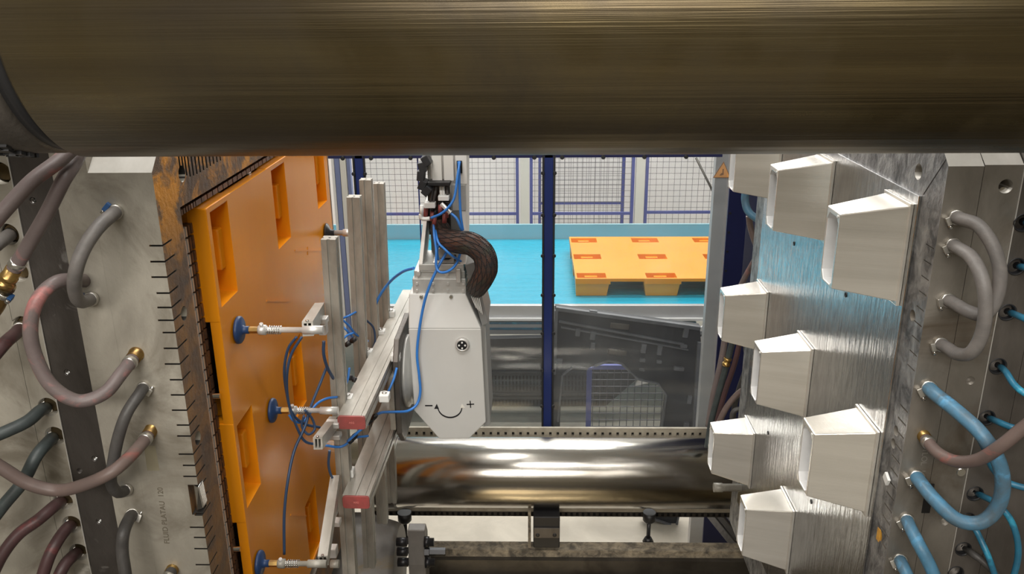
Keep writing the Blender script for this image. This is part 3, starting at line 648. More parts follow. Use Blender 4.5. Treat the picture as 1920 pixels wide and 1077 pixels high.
for x, y, Y in ((652, 746, 2.26), (690, 660, 2.60), (714, 622, 2.76), (733, 586, 2.93), (655, 883, 2.25), (742, 667, 2.55), (721, 742, 2.30), (752, 793, 2.62), (700, 832, 2.58)):
    clamp_block(x, y, Y)
# rods with suction cups
def cup(cx, cy, ex, ey, brassed=True, white=True):
    a = at(cx, cy, X=-.707); b = at(ex, ey, Y=a.y+.0); b = V((b.x, a.y, a.z)) if abs(b.x-a.x) > 0 else b
    d = (b-a).normalized(); L_ = (b-a).length
    c = MB().lathe(a, b, [(0, .0335), (.003, .034), (.007, .033), (.010, .029), (.0115, .0125), (.017, .0095), (.028, .0095)], 28).build('suction_cup', M['cup'], G, 'blue rubber suction cup')
    MB().lathe(a+d*.0265, b, [(0, .0085), (.026, .0085)], 6, smooth=False).build('hex_nut', M['brass'], c)
    rodm = 'alu' if white else 'alu_prof'
    st = MB().lathe(a+d*.05, b, [(0, .011), (.004, .0125), (.018, .0125), (.019, .008), (.022, .007), (L_-.05-.05, .007), (L_-.05-.049, .0105), (L_-.05, .0105)], 18).build('spring_rod', M[rodm], G)
    sp = MB(); pts = []
    s0, s1 = .072, min(.105, L_-.06)
    x_ = V((0, 0, 1)); y_ = d.cross(x_)
    for k in range(61):
        q = k/60; ang = q*6*2*pi; pts.append(a+d*(s0+(s1-s0)*q)+x_*(.0098*cos(ang))+y_*(.0098*sin(ang)))
    sp.v = []; m = MB()
    for p, q in zip(pts, pts[1:]): m.cyl(p, q, .0014, n=5)
    m.build('spring', M['chrome'], st)
    MB().cyl(a+d*.060, a+d*.060+V((0, -.006, .019)), .0045, n=10).build('air_nipple', M['alu'], st)
    return a, b
cup(446, 619, 606, 617); cup(509, 770, 634, 770); cup(485, 1057, 612, 1052, white=False)
p = at(612, 437, X=-.707)
c = MB().lathe((-.707, p.y, p.z), (0, p.y, p.z), [(0, .034), (.005, .032), (.016, .0125), (.028, .0105)], 24).build('suction_cup', M['rubber'], G, 'black suction cup')
MB().lathe((-.68, p.y, p.z), (0, p.y, p.z), [(0, .009), (.03, .009), (.031, .013), (.06, .013), (.061, .0105), (.12, .0105)], 16).build('spring_rod', M['alu'], G)
# small side profiles carrying the cups
def sideprof(p0, p1, s=.026, h=.036):
    a, b = at(*p0[:2], Y=p0[2]), at(*p1[:2], Y=p1[2]); d = (b-a); L_ = d.length; d.normalize(); w_ = .0045
    x = d.cross(V((0, 0, 1))).normalized(); z = x.cross(d); Mx = Matrix((x, d, z)).transposed(); m = MB(); c = (a+b)/2
    for cx, cz, sx_, sz_ in ((0, h/2-w_/2, s, w_), (0, -h/2+w_/2, s, w_), (-s/2+w_/2, 0, w_, h-2*w_), (s/2-w_/2, 0, w_, h-2*w_), (0, 0, w_*.7, h-2*w_)):
        m.rbox(c+x*cx+z*cz, sx_, L_, sz_, Mx)
    o = m.build('side_profile', M['alu_beam'], G)
    MB().cyl(a+z*(h/2), a+z*(h/2+.004), .004, n=10).build('profile_screw', M['chrome'], o)
    return a, b
def link3(x, y, Y, sx_, sz_):
    p = at(x, y, Y=Y); MB().box(p.x-sx_/2, p.x+sx_/2, Y, Y+.03, p.z-sz_/2, p.z+sz_/2).build('link_plate', M['alu'], G, bevel=.002)
sideprof((577, 617, 1.90), (600, 580, 2.19)); link3(600, 604, 2.10, .034, .016); link3(604, 620, 2.12, .02, .03)
sideprof((596, 832, 2.00), (626, 792, 2.19), .024, .034); link3(622, 800, 2.13, .04, .016); link3(624, 822, 2.13, .04, .014)
sideprof((606, 1052, 1.88), (629, 900, 2.19), .026, .034); link3(624, 985, 2.13, .04, .016); link3(622, 1040, 2.05, .025, .03)
p = at(628, 1058, Y=2.02); MB().cyl((p.x-.012, 2.02, p.z), (p.x+.012, 2.02, p.z), .012, n=16).build('end_nut', M['alu_prof'], G)
# mounting plate
pts = [(2.56, -1.06), (2.80, -1.06), (2.86, -1.12), (2.86, -1.38), (2.80, -1.44), (2.57, -1.44), (2.51, -1.38), (2.51, -1.12)]
MB().prism(pts, 'x', -.448, -.430).build('mounting_plate', M['steel_dark2'], G, bevel=.003)
MB().box(-.465, -.4485, 2.50, 2.84, -1.36, -1.17).build('spacer_block', M['alu_prof'], G)

# ------------------------------------------------------------------ robot
RB_ = thing('handling_robot', 'light grey robot head on a vertical arm in the middle, marked minus and plus', 'robot', (-.27, 2.68, -1.42))
HY = 2.55
def hp(x, y, Y=HY): return at(x, y, Y=Y)
poly = [(766, 617), (902, 617), (911, 792), (880, 823), (824, 824), (777, 771)]
P2 = [(hp(x, y).x, hp(x, y).z) for x, y in poly]
m = MB().prism(P2, 'y', HY, 2.80)
head = m.build('head_housing', M['robot'], RB_, bevel=.003)
a, b, c, d = hp(766, 617), hp(902, 617), hp(873, 549, 2.585), hp(767, 551, 2.585)
m = MB().hexa([(a.x, HY+.0005, a.z), (b.x, HY+.0005, b.z), (b.x, 2.80, b.z), (a.x, 2.80, a.z), (d.x, 2.583, d.z), (c.x, 2.583, d.z), (c.x, 2.79, d.z), (d.x, 2.79, d.z)])
m.build('head_top', M['robot'], RB_, bevel=.003)
MB().hexa([(b.x+.001, HY+.012, b.z-.36), (b.x+.022, HY+.03, b.z-.36), (b.x+.022, 2.79, b.z-.36), (b.x+.001, 2.79, b.z-.36), (b.x+.0, HY+.012, b.z+.0), (b.x+.012, HY+.03, b.z+.02), (b.x+.012, 2.79, b.z+.02), (b.x, 2.79, b.z)]).build('side_cover', M['robot_dark'], RB_, 'darker side cover')
# louvred side vent standing on the sloping shoulder
sx = V((b.x-c.x, 0, b.z-d.z)); sn = V((sx.z*-1, 0, sx.x)).normalized()
lo = V((c.x, 2.60, d.z)); hi_ = V((b.x, 2.60, b.z))
v0, v1 = lo+sn*.002, hi_+sn*.002
top = at(872, 495, Y=2.60)
MB().hexa([v1+V((0, -.03, 0)), v1+V((.02, -.03, .01)), v1+V((.02, .17, .01)), v1+V((0, .17, 0)), V((top.x, 2.585, top.z)), V((top.x+.030, 2.585, top.z+.01)), V((top.x+.030, 2.76, top.z+.01)), V((top.x, 2.76, top.z))]).build('cable_hood', M['hoodgrey'], RB_, 'grey cable hood with louvres', bevel=.002)
lv = RB_
for k in range(5):
    q0 = at(884+3.6*k, 556+k*1.0, Y=2.562); q1 = at(893+2.9*k, 578+k*3.0, Y=2.552)
    MB().cyl(q0, q1, .0016, n=6).build('louvre_slot', M['white'], RB_)
# adapter plates and clamp blocks on top
def pbox(x0, y0, x1, y1, Y0, Y1, name, m, bevel=.002, parent=RB_, label=None):
    a, b = at(x0, y0, Y=Y0), at(x1, y1, Y=Y0)
    return MB().box(a.x, b.x, Y0, Y1, b.z, a.z).build(name, M[m], parent, label, bevel=bevel)
ap = pbox(773, 523, 874, 552, 2.59, 2.76, 'adapter_plate', 'robot_plate')
for x in (782, 812, 840, 869):
    for yy in (532, 545):
        p = at(x, yy, Y=2.59); MB().cyl((p.x, 2.591, p.z), (p.x, 2.585, p.z), .0045, n=8).build('bolt_head', M['alu'], ap)
pbox(776, 508, 872, 523, 2.60, 2.75, 'joint_plate', 'robot_plate')
pbox(855, 505, 864, 531, 2.575, 2.60, 'clamp_tab', 'alu')
for x in (785, 838):
    p = at(x, 512, Y=2.598); MB().cyl((p.x, 2.60, p.z), (p.x, 2.588, p.z), .007, n=12).build('knob', M['alu'], RB_)
for x, y in ((846, 556), (790, 556)):
    p = at(x, y, Y=2.58); MB().cyl((p.x, 2.582, p.z), (p.x, 2.572, p.z), .0055, n=12).build('screw', M['chrome'], RB_)
# u-shaped carrier
base = pbox(785, 496, 870, 508, 2.59, 2.75, 'carrier_base', 'robot_plate')
ba = at(785, 496, Y=2.59); bb = at(870, 496, Y=2.59)
tz = at(800, 385, Y=2.60).z
la = at(800, 385, Y=2.60)
MB().hexa([(ba.x, 2.59, ba.z), (ba.x+.012, 2.59, ba.z), (ba.x+.012, 2.75, ba.z), (ba.x, 2.75, ba.z), (la.x-.012, 2.66, tz), (la.x, 2.66, tz), (la.x, 2.75, tz), (la.x-.012, 2.75, tz)]).build('carrier_cheek', M['arm_lit'], RB_, bevel=.001)
ra = at(876, 290, Y=2.62)
MB().hexa([(bb.x-.012, 2.59, bb.z), (bb.x+.006, 2.59, bb.z), (bb.x+.006, 2.75, bb.z), (bb.x-.012, 2.75, bb.z), (ra.x-.008, 2.62, -.2), (ra.x+.003, 2.62, -.2), (ra.x+.003, 2.76, -.2), (ra.x-.008, 2.76, -.2)]).build('carrier_cheek', M['arm_lit'], RB_, bevel=.001)
MB().box(la.x-.008, bb.x-.004, 2.74, 2.755, ba.z, -.2).build('back_plate', M['robot_dark'], RB_)
q = at(800, 480, Y=2.62); q1 = at(852, 480, Y=2.62)
MB().hexa([(q.x+.02, 2.60, ba.z+.001), (q1.x, 2.60, ba.z+.001), (q1.x, 2.73, ba.z+.001), (q.x+.02, 2.73, ba.z+.001), (q.x+.035, 2.66, ba.z+.05), (q1.x-.01, 2.66, ba.z+.05), (q1.x-.01, 2.73, ba.z+.05), (q.x+.035, 2.73, ba.z+.05)]).build('gusset', M['robot_plate'], RB_, bevel=.002)
p = at(835, 493, Y=2.60); MB().lathe((p.x, 2.64, ba.z+.0012), (p.x, 2.64, 5), [(0, .032), (.012, .032), (.013, .012), (.02, .012)], 20).build('rotary_flange', M['bolt'], RB_)
# upper panels
pbox(809, 290, 829, 340, 2.58, 2.60, 'front_panel', 'arm_lit', .001)
pbox(831, 290, 851, 339, 2.58, 2.60, 'front_panel', 'arm_lit', .001)
pbox(853, 290, 876, 345, 2.60, 2.70, 'cable_channel', 'arm_lit', .001)
MB().box(at(856, 300, Y=2.595).x, at(866, 300, Y=2.595).x, 2.594, 2.60, at(856, 325, Y=2.595).z, at(856, 302, Y=2.595).z).build('channel_opening', M['black'], RB_)
pbox(847, 347, 874, 395, 2.595, 2.615, 'lower_channel_plate', 'robot_plate', .001)
pbox(800, 290, 808, 350, 2.59, 2.62, 'channel_flange', 'robot_plate', .001)
pbox(800, 342, 844, 349, 2.55, 2.60, 'cable_comb', 'rubber', .002)
pbox(801, 348, 844, 440, 2.66, 2.70, 'dark_backing', 'black', 0)
# cable chain at the left
ch = MB()
pts = [(800, 300), (793, 312), (790, 328), (793, 345), (801, 356)]
for k, (x, y) in enumerate(pts):
    p = at(x, y, Y=2.56); an = radians(-30+k*18)
    MB().rbox(p, .022, .05, .030, Matrix.Rotation(an, 3, 'Y')).build('chain_link', M['blackplastic'], RB_, bevel=.002)
# connectors hanging under the comb
cx = [(812, 'hosedark'), (818, 'hosedark'), (826, 'white'), (831, 'white'), (838, 'hosedark')]
for k, (x, mm) in enumerate(cx):
    t_ = at(x, 349, Y=2.575); e = at(x-(6 if k < 2 else -2), 385 if k < 2 else 372, Y=2.57)
    MB().tube([t_, (t_+e)/2+V((0, -.005, 0)), e], .0045, 8).build('lead', M[mm], RB_)
pbox(795, 381, 816, 391, 2.55, 2.58, 'clamp_bar', 'white', .002)
pbox(821, 368, 842, 377, 2.55, 2.58, 'clamp_bar', 'white', .002)
for x, y in ((799, 398), (811, 404), (826, 392), (838, 398), (815, 412), (834, 408)):
    a = at(x, y-8, Y=2.575); b = at(x-1, y+10, Y=2.575)
    MB().cyl(a, b, .0072, n=12).build('coupling', M['redcap'], RB_, 'red cable coupling')
    MB().cyl(at(x+1, y-18, Y=2.575), a, .0062, n=12).build('coupling_collar', M['bolt'], RB_)
a, b = at(791, 385, Y=2.55), at(790, 405, Y=2.55); MB().cyl(a, b, .006, n=12).build('valve_body', M['white'], RB_)
MB().tube([at(789, 402, Y=2.55), at(790, 409, Y=2.55), at(797, 411, Y=2.55), at(806, 410, Y=2.55)], .0065, 10).build('elbow_fitting', M['white'], RB_)
a, b = at(827, 382, Y=2.54), at(843, 398, Y=2.54); MB().lathe(a, b, [(0, .0065), ((b-a).length, .0065), ((b-a).length+.001, .009), ((b-a).length+.003, .009)], 14).build('check_valve', M['alu'], RB_)
# round connector and printed marks on the head
p = at(867, 645, Y=HY); k = MB().lathe((p.x, HY+.001, p.z), (p.x, HY-.03, p.z), [(0, .0225), (.014, .0225), (.015, .020), (.016, .0165), (.012, .0165)], 28).build('round_socket', M['alu'], RB_, 'round socket with white rim')
MB().cyl((p.x, HY-.006, p.z), (p.x, HY-.0135, p.z), .0165, n=24).build('socket_insert', M['bolt'], k)
for ax, az in ((0, 1), (1, 0), (-1, 0), (0, -1)):
    MB().cyl((p.x+ax*.0098, HY-.013, p.z+az*.0098), (p.x+ax*.0098, HY-.0155, p.z+az*.0098), .0032, n=8).build('socket_screw', M['white'], k)
MB().cyl((p.x, HY-.013, p.z), (p.x, HY-.017, p.z), .0045, n=8).build('socket_key', M['rubber'], k)
def flat(polypx, name, m, t=.0008):
    q = [at(x, y, Y=HY) for x, y in polypx]
    MB().prism([(v.x, v.z) for v in q], 'y', HY-t, HY+.0003).build(name, M[m], RB_)
flat([(797, 759.8), (811, 759.8), (811, 762.2), (797, 762.2)], 'minus_mark', 'ink')
flat([(875, 757.8), (889, 757.2), (889, 759.2), (875, 759.8)], 'plus_mark', 'ink')
flat([(880.5, 752), (882.5, 752), (883.5, 765), (881.5, 765)], 'plus_mark', 'ink')
c0 = at(843.5, 764, Y=HY); ro, ri = .0415, .036; m = MB(); n = 26; vs = []
for k in range(n+1):
    a = radians(185+k*(172/n)); w_ = .0055*(.55+.45*sin(pi*k/n))
    vs += [(c0.x+ro*cos(a), HY-.0008, c0.z+ro*.98*sin(a)), (c0.x+(ro-w_)*cos(a), HY-.0008, c0.z+(ro-w_)*.98*sin(a))]
vs2 = [(x, HY+.0002, z) for x, y, z in vs]; N_ = len(vs)
fs = []
for k in range(n):
    a = 2*k; fs += [(a, a+1, a+3, a+2), (N_+a, N_+a+2, N_+a+3, N_+a+1), (a, a+2, N_+a+2, N_+a), (a+1, N_+a+1, N_+a+3, a+3)]
MB().add(vs+vs2, fs+[(0, N_, N_+1, 1), (N_-2, N_-1, 2*N_-1, 2*N_-2)]).build('rotation_arrow', M['ink'], RB_, 'printed curved double arrow')
flat([(814, 767), (819, 757.5), (823, 767)], 'arrow_head', 'ink'); flat([(863, 766), (866, 757), (872, 765)], 'arrow_head', 'fencepost')
# output flange toward the gripper
pf = V((-.40, 2.675, -1.225))
MB().lathe((-.4298, pf.y, pf.z), (0, pf.y, pf.z), [(0, .125), (.012, .125), (.013, .115), (.022, .115), (.023, .10), (.045, .10)], 48).build('wrist_flange', M['robot_plate'], RB_, bevel=0)

H = thing('cable_sleeve', 'thick black braided cable sleeve arching from the arm to the robot head', 'cable', at(850, 445, Y=2.5))
SL = [at(824, 428, Y=2.64), at(834, 447, Y=2.58), at(858, 454, Y=2.53), at(884, 458, Y=2.50), at(906, 476, Y=2.49), at(912, 503, Y=2.49), at(904, 524, Y=2.51), at(893, 541, Y=2.56)]
sr = lambda t: .031 + .004*sin(pi*t)
MB().tube(SL, sr, 28).build('braided_sleeve', M['braid'], H)
sp_ = spline(SL, k=12); hb = MB(); nn = len(sp_)
fr_ = []; d0 = (sp_[1]-sp_[0]).normalized(); aa = d0.cross(V((.3, .2, 1))).normalized()
for i in range(nn):
    d = (sp_[min(i+1, nn-1)]-sp_[max(i-1, 0)]).normalized(); aa = (aa-d*aa.dot(d)).normalized(); fr_.append((aa.copy(), d.cross(aa)))
for sgn in (1, -1):
    for h in range(14):
        pts = []
        for i in range(0, nn):
            t_ = i/(nn-1); q = 2*pi*h/14 + sgn*t_*2.6; rr = sr(t_)+.0004
            pts.append(sp_[i]+fr_[i][0]*(rr*cos(q))+fr_[i][1]*(rr*sin(q)))
        for p, q in zip(pts, pts[1:]): hb.cyl(p, q, .0012, n=4)
hb.build('braid_strands', M['rubber'], H, kind='stuff')
for k in range(0): pass
def tube(label, pts, r, m, name='air_tube', cat='tube', group=None):
    group = group or ('hose bundle behind the right mould' if cat == 'hose' else 'air tubes on gripper and robot')
    P3 = [at(x, y, Y=Y) for x, y, Y in pts]
    o = MB().tube(P3, r, 8).build(name, M[m]); return tag(o, label, cat, group)
tube('blue air tube running down the face of the robot head to the lower beam', [(838, 472, 2.56), (822, 500, 2.54), (806, 535, 2.53), (795, 570, 2.53), (786, 620, 2.53), (782, 665, 2.53), (786, 705, 2.53), (788, 735, 2.53), (782, 758, 2.52), (765, 771, 2.50), (740, 773, 2.46), (716, 774, 2.40), (700, 781, 2.36)], .0046, 'airblue')
tube('blue air tube falling straight from the arm channel', [(860, 303, 2.59), (861, 330, 2.575), (862, 370, 2.56), (864, 405, 2.55), (868, 432, 2.55)], .0042, 'airblue')
tube('blue air tube from the arm channel, bending left to the white elbow fitting', [(862, 303, 2.58), (858, 330, 2.56), (852, 370, 2.54), (840, 390, 2.53), (825, 402, 2.53), (808, 409, 2.54)], .0042, 'airblue')
tube('blue air tube from the check valve down past the right cheek', [(844, 399, 2.54), (856, 410, 2.53), (864, 428, 2.53), (869, 440, 2.55)], .0042, 'airblue')
tube('blue air tube looping under the braided sleeve', [(812, 400, 2.60), (814, 440, 2.55), (818, 470, 2.53), (818, 500, 2.52), (826, 511, 2.51), (842, 508, 2.52), (856, 494, 2.54), (864, 472, 2.56)], .0042, 'airblue')
tube('blue air tube crossing in front of the carrier base', [(816, 432, 2.57), (822, 455, 2.53), (832, 466, 2.52), (848, 480, 2.52), (864, 490, 2.56)], .0040, 'airblue')
tube('short blue air tube beside the loop, behind the sleeve', [(820, 432, 2.59), (824, 448, 2.55), (820, 470, 2.54), (822, 488, 2.54)], .0036, 'airblue')
tube('blue air tube bowing from the robot to the third vertical profile', [(776, 503, 2.62), (755, 510, 2.66), (732, 528, 2.72), (712, 555, 2.74), (700, 585, 2.74), (694, 615, 2.74), (692, 650, 2.74)], .0048, 'airblue')
for k, pts in enumerate([
    [(640, 598, 2.50), (655, 612, 2.52), (668, 628, 2.55), (690, 640, 2.62)], [(640, 610, 2.50), (652, 622, 2.50), (664, 636, 2.54)], [(640, 640, 2.46), (650, 630, 2.48), (662, 625, 2.5)],
    [(686, 600, 2.66), (700, 615, 2.68), (703, 640, 2.68), (697, 660, 2.68)], [(640, 598, 2.52), (655, 592, 2.52), (668, 585, 2.56)]]):
    tube(['pale blue air tube rising across the gap between the first two profiles', 'pale blue air tube, lower of the crossing pair between the first two profiles', 'short blue air tube above the black elbow between the first two profiles', 'dark air tube loop beside the third profile above the upper beam', 'dark blue air tube, topmost between the first two profiles'][k], pts, .0036, 'airblue' if k != 3 else 'airdark')
tube('blue air tube rising from a black push fitting below the upper beam', [(655, 690, 2.3), (652, 712, 2.28), (644, 728, 2.27), (636, 722, 2.28)], .0036, 'airblue')
tube('blue air tube tied under the upper red cap', [(652, 828, 2.18), (672, 810, 2.17), (690, 795, 2.18)], .0042, 'airblue')
tube('blue air tube curving left from the black joint under the upper red cap', [(610, 836, 2.18), (640, 838, 2.20), (665, 822, 2.2), (690, 818, 2.24)], .0038, 'airblue')
tube('blue air tube hanging in the gap under the upper beam', [(744, 690, 2.5), (738, 712, 2.48), (728, 735, 2.46)], .004, 'airblue')
for k, (pts, rr) in enumerate([
    ([(556, 632, 2.02), (540, 655, 2.02), (533, 695, 2.02), (538, 740, 2.03), (548, 775, 2.05), (570, 795, 2.07), (600, 802, 2.1)], .0037),
    ([(566, 632, 2.03), (546, 665, 2.02), (538, 705, 2.01), (541, 755, 2.02), (556, 800, 2.03), (572, 828, 2.05), (598, 834, 2.08)], .0037),
    ([(612, 690, 2.16), (600, 720, 2.12), (582, 765, 2.08), (572, 800, 2.05), (552, 845, 2.02), (540, 900, 1.98), (533, 965, 1.95), (533, 1040, 1.93)], .0040),
    ([(632, 745, 2.2), (612, 748, 2.16), (592, 760, 2.12), (570, 790, 2.08), (552, 790, 2.06), (542, 778, 2.06)], .0037),
    ([(607, 640, 2.12), (607, 665, 2.12), (614, 690, 2.14), (625, 710, 2.17)], .0046),
    ([(618, 845, 2.16), (616, 870, 2.16), (620, 890, 2.17), (630, 908, 2.19)], .0040),
    ([(572, 770, 2.04), (585, 785, 2.07), (590, 805, 2.07), (578, 815, 2.05), (566, 800, 2.05), (570, 780, 2.05)], .0035)]):
    tube(['dark blue air tube looping from the upper cup rod, left strand', 'dark blue air tube looping from the upper cup rod, longer right strand', 'long dark air tube hanging down in front of the pallet to the lowest cup', 'blue-grey air tube running left from the first profile to the tangle', 'thick dark air tube close beside the first profile below the upper cup rod', 'dark air tube close beside the first profile below the middle side profile', 'small curl of dark air tube at the middle suction cup'][k], pts, rr, 'airdark' if k != 3 else 'airblue')
def fitting(label, a, b, Y, r=.0085, m='rubber'):
    p, q = at(*a, Y=Y), at(*b, Y=Y); L_ = (q-p).length
    o = MB().lathe(p, q, [(0, r*.8), (L_*.2, r), (L_*.45, r), (L_*.46, r*.75), (L_*.6, r*.75), (L_*.61, r), (L_, r*.9)], 12).build('push_fitting', M[m]); tag(o, label, 'fitting')
fitting('black push-in joint on the end of the long blue air tube', (706, 778), (690, 794), 2.33)
fitting('black joint on the blue tube under the upper red cap', (668, 815), (655, 830), 2.19)
fitting('black elbow fitting between the first two profiles', (668, 634), (648, 648), 2.47)
fitting('small black fitting left of the upper beam, halfway along', (652, 706), (668, 714), 2.32)

# ------------------------------------------------------------------ guard screen between the machine and the conveyor
GS = thing('guard_screen', 'navy framed clear machine guard with round black fasteners', 'guard', (0, 3.6, -2.2))
GY = 3.6
def gx(x, y=500, Y=GY): return at(x, y, Y=Y).x
zt = at(1029, 297, Y=GY).z+.006
zb = -2.02
for (xa, xb) in ((1020.5, 1037.5), (666, 682)):
    x0, x1 = at(xa, 300, Y=GY).x, at(xb, 300, Y=GY).x
    po = MB().box(x0, x1, GY-.02, GY+.03, zb, -.1).build('mullion', M['navy'], GS, bevel=.003)
    for xx in (x0-.0042, x1+.0042): MB().box(xx-.004, xx+.004, GY-.022, GY-.012, zb, -.1).build('edge_seal', M['rubber'], GS)
    z = zt-.065; k = 0
    while z > zb+.05:
        for xx in (x0-.006, x1+.006): MB().lathe((xx, GY-.022, z), (xx, 0, z), [(0, .0085), (.005, .0085), (.007, .006)], 10).build('fastener', M['rubber'], GS)
        z -= .183
MB().box(-1.0, .80, GY-.02, GY+.03, zt, zt+.09).build('top_rail', M['navy_dark'], GS)
for xp in (643, 696, 770, 926, 1002, 1054, 1131, 1208, 1286):
    p = at(xp, 298, Y=GY-.02); MB().lathe((p.x, GY-.02, zt+.002), (p.x, 0, zt+.002), [(0, .0095), (.006, .0095), (.008, .007)], 10).build('fastener', M['rubber'], GS)
x0, x1 = at(1020.5, 300, Y=GY).x, at(1037.5, 300, Y=GY).x
MB().box(x1+.001, .83, GY+.0, GY+.004, -2.02, zt+.01).build('clear_panel', M['pane'], GS, 'lightly scratched clear panel')
MB().box(-.714, x0-.001, GY+.0, GY+.004, -2.02, zt+.01).build('clear_panel', M['pane_clear'], GS)
xm = at(783, 300, Y=GY).x; MB().box(xm-.003, xm+.003, GY-.004, GY-.001, -1.25, zt).build('panel_edge', M['navy'], GS)
CO = thing('guard_post', 'brushed aluminium guard post beside the navy column, carrying a warning triangle', 'post', (.88, 3.92, -2.6))
x0, x1 = at(1343, 296, Y=3.9).x, at(1371, 296, Y=3.9).x
MB().box(x0, x1, 3.9, 3.95, FZ, -.1).build('post', M['convframe'], CO, bevel=.002)
p0, p1, p2 = at(1338, 333, Y=3.895), at(1362, 333, Y=3.895), at(1358, 303, Y=3.895)
p1 = V((p0.x+.075, 3.895, p0.z)); p2 = V(((p0.x+p1.x)/2+.004, 3.895, p0.z+.068))
W = thing('warning_triangle', 'orange warning triangle beside the aluminium guard post', 'sign', (p0+p1)/2)
MB().prism([(p0.x-.003, p0.z-.002), (p1.x+.003, p1.z-.002), (p2.x, p2.z+.005)], 'y', 3.8945, 3.8992).build('sign_border', M['warnink'], W)
MB().prism([(p0.x+.002, p0.z+.001), (p1.x-.002, p1.z+.001), (p2.x, p2.z)], 'y', 3.8935, 3.8944).build('sign_face', M['warn'], W)
MB().prism([(p2.x-.003, p0.z+.012), (p2.x+.003, p0.z+.012), (p2.x+.002, p0.z+.040), (p2.x-.004, p0.z+.040)], 'y', 3.8925, 3.8934).build('sign_symbol', M['warnink'], W)
MB().prism([(p2.x-.016, p0.z+.010), (p2.x-.003, p0.z+.010), (p2.x-.003, p0.z+.022), (p2.x-.009, p0.z+.020)], 'y', 3.8925, 3.8934).build('sign_symbol', M['warnink'], W)
NC = thing('navy_column', 'dark navy column in the gap between guard post and right mould', 'post', (1.0, 3.95, FZ))
x0 = at(1367, 365, Y=4.05).x
MB().box(x0, x0+.55, 4.05, 4.13, FZ, -.1).build('column', M['navy_dark'], NC)
for k in range(7):
    z = at(1385, 400+k*36, Y=4.05).z; MB().lathe((x0+.012, 4.05, z), (x0+.012, 0, z), [(0, .006), (.004, .006)], 10).build('fastener', M['rubber'], NC)
tag(MB().box(at(1397, 450, Y=3.7).x, at(1397, 450, Y=3.7).x+.20, 3.7, 3.706, -1.5, -.1).build('hanging_pane', M['pane']), 'clear plastic pane edge hanging in the dark gap beside the navy column', 'panel')
tube('blue hose hanging behind the upper right cores', [(1400, 350, 3.0), (1397, 375, 3.0), (1404, 398, 2.98), (1425, 415, 2.95)], .014, 'hoseblue', 'hose', 'hose')
tube('reddish hose arcing behind the right mould edge', [(1404, 405, 3.05), (1408, 430, 3.05), (1418, 460, 3.03), (1432, 480, 3.0)], .011, 'hosebrown', 'hose', 'hose')
tube('reddish hose rising in the gap above the middle back core', [(1378, 565, 3.1), (1392, 530, 3.1), (1408, 500, 3.08), (1425, 470, 3.05)], .011, 'hosered', 'hose', 'hose')
for k, (pts, rr, mm) in enumerate([
    ([(1362, 620, 3.12), (1352, 680, 3.12), (1338, 740, 3.12), (1328, 800, 3.12)], .013, 'hosered'),
    ([(1378, 620, 3.08), (1366, 670, 3.08), (1350, 730, 3.08), (1334, 790, 3.08), (1326, 840, 3.05)], .013, 'hosegreen'),
    ([(1392, 620, 3.05), (1378, 680, 3.05), (1358, 740, 3.06), (1342, 800, 3.06)], .011, 'hosemaroon'),
    ([(1404, 600, 3.02), (1400, 650, 3.02), (1410, 690, 3.02), (1416, 720, 3.02)], .014, 'hosedark'),
    ([(1345, 800, 3.02), (1362, 765, 3.02), (1385, 738, 3.02), (1412, 722, 3.0)], .012, 'hosebrown'),
    ([(1412, 660, 3.1), (1396, 700, 3.1), (1380, 750, 3.1), (1372, 800, 3.1)], .011, 'hosedark'),
    ([(1373, 800, 2.98), (1374, 775, 2.98), (1388, 768, 2.98), (1402, 780, 2.98), (1404, 800, 2.98)], .010, 'hosedark')]):
    tube(['reddish hose, leftmost of the bundle behind the back cores', 'dark green hose with a brass joint in the bundle behind the back cores', 'maroon hose right of the jointed hose in the bundle', 'thick dark hose hanging closest to the right mould in the bundle', 'brown hose crossing the bundle diagonally above the lower back core', 'dark hose deep in the bundle behind the back cores', 'small black hose loop above the lower back core'][k], pts, rr, mm, 'hose', 'hose')
p, q = at(1365, 672, Y=3.07), at(1359, 692, Y=3.07)
tag(MB().lathe(p, q, [(0, .0155), (.008, .0155), (.009, .012), (.02, .013), (.021, .016), (.032, .016)], 16).build('hose_joint', M['brass']), 'brass joint on the dark green hose in the right bundle', 'fitting')
tag(MB().box(1.05, 1.4, 3.45, 3.49, -1.95, -.6).build('guard_sheet', M['navy_dark']), 'dark navy sheet behind the hose bundle at the right', 'panel')

# ------------------------------------------------------------------ conveyor
CV = thing('belt_conveyor', 'wide turquoise belt conveyor crossing behind the machine', 'conveyor', (0, 6.9, FZ))
BZ = -2.195
MB().box(-3.2, 2.6, 5.98, 7.76, BZ-.02, BZ).build('belt', M['belt'], CV)
MB().box(-3.2, 2.6, 7.765, 7.80, BZ-.10, BZ+.14).build('side_rail', M['convguard'], CV, 'pale blue rear side rail')
f0 = at(960, 574, Y=5.95).z; 
MB().box(-3.2, 1.62, 5.93, 5.975, at(960, 597, Y=5.93).z, BZ+.004).build('frame_profile', M['convframe'], CV)
MB().box(-3.2, 1.62, 5.90, 5.975, at(960, 602, Y=5.90).z, at(960, 598, Y=5.90).z).build('frame_lip', M['softwhite'], CV)
MB().box(-3.2, 1.22, 5.93, 5.975, at(960, 627, Y=5.93).z, at(960, 604, Y=5.93).z).build('lower_frame', M['convframe'], CV)
for yy in (606, 616.5):
    MB().box(-3.2, 1.22, 5.925, 5.9295, at(960, yy+2, Y=5.93).z, at(960, yy-2, Y=5.93).z).build('blue_groove', M['hosecyan'], CV, 'blue slot line')
for x in (-2.6, -1.2, 2.2):
    for y in (6.05, 7.65): MB().box(x-.04, x+.04, y-.04, y+.04, FZ, BZ-.02).build('leg', M['convframe'], CV)
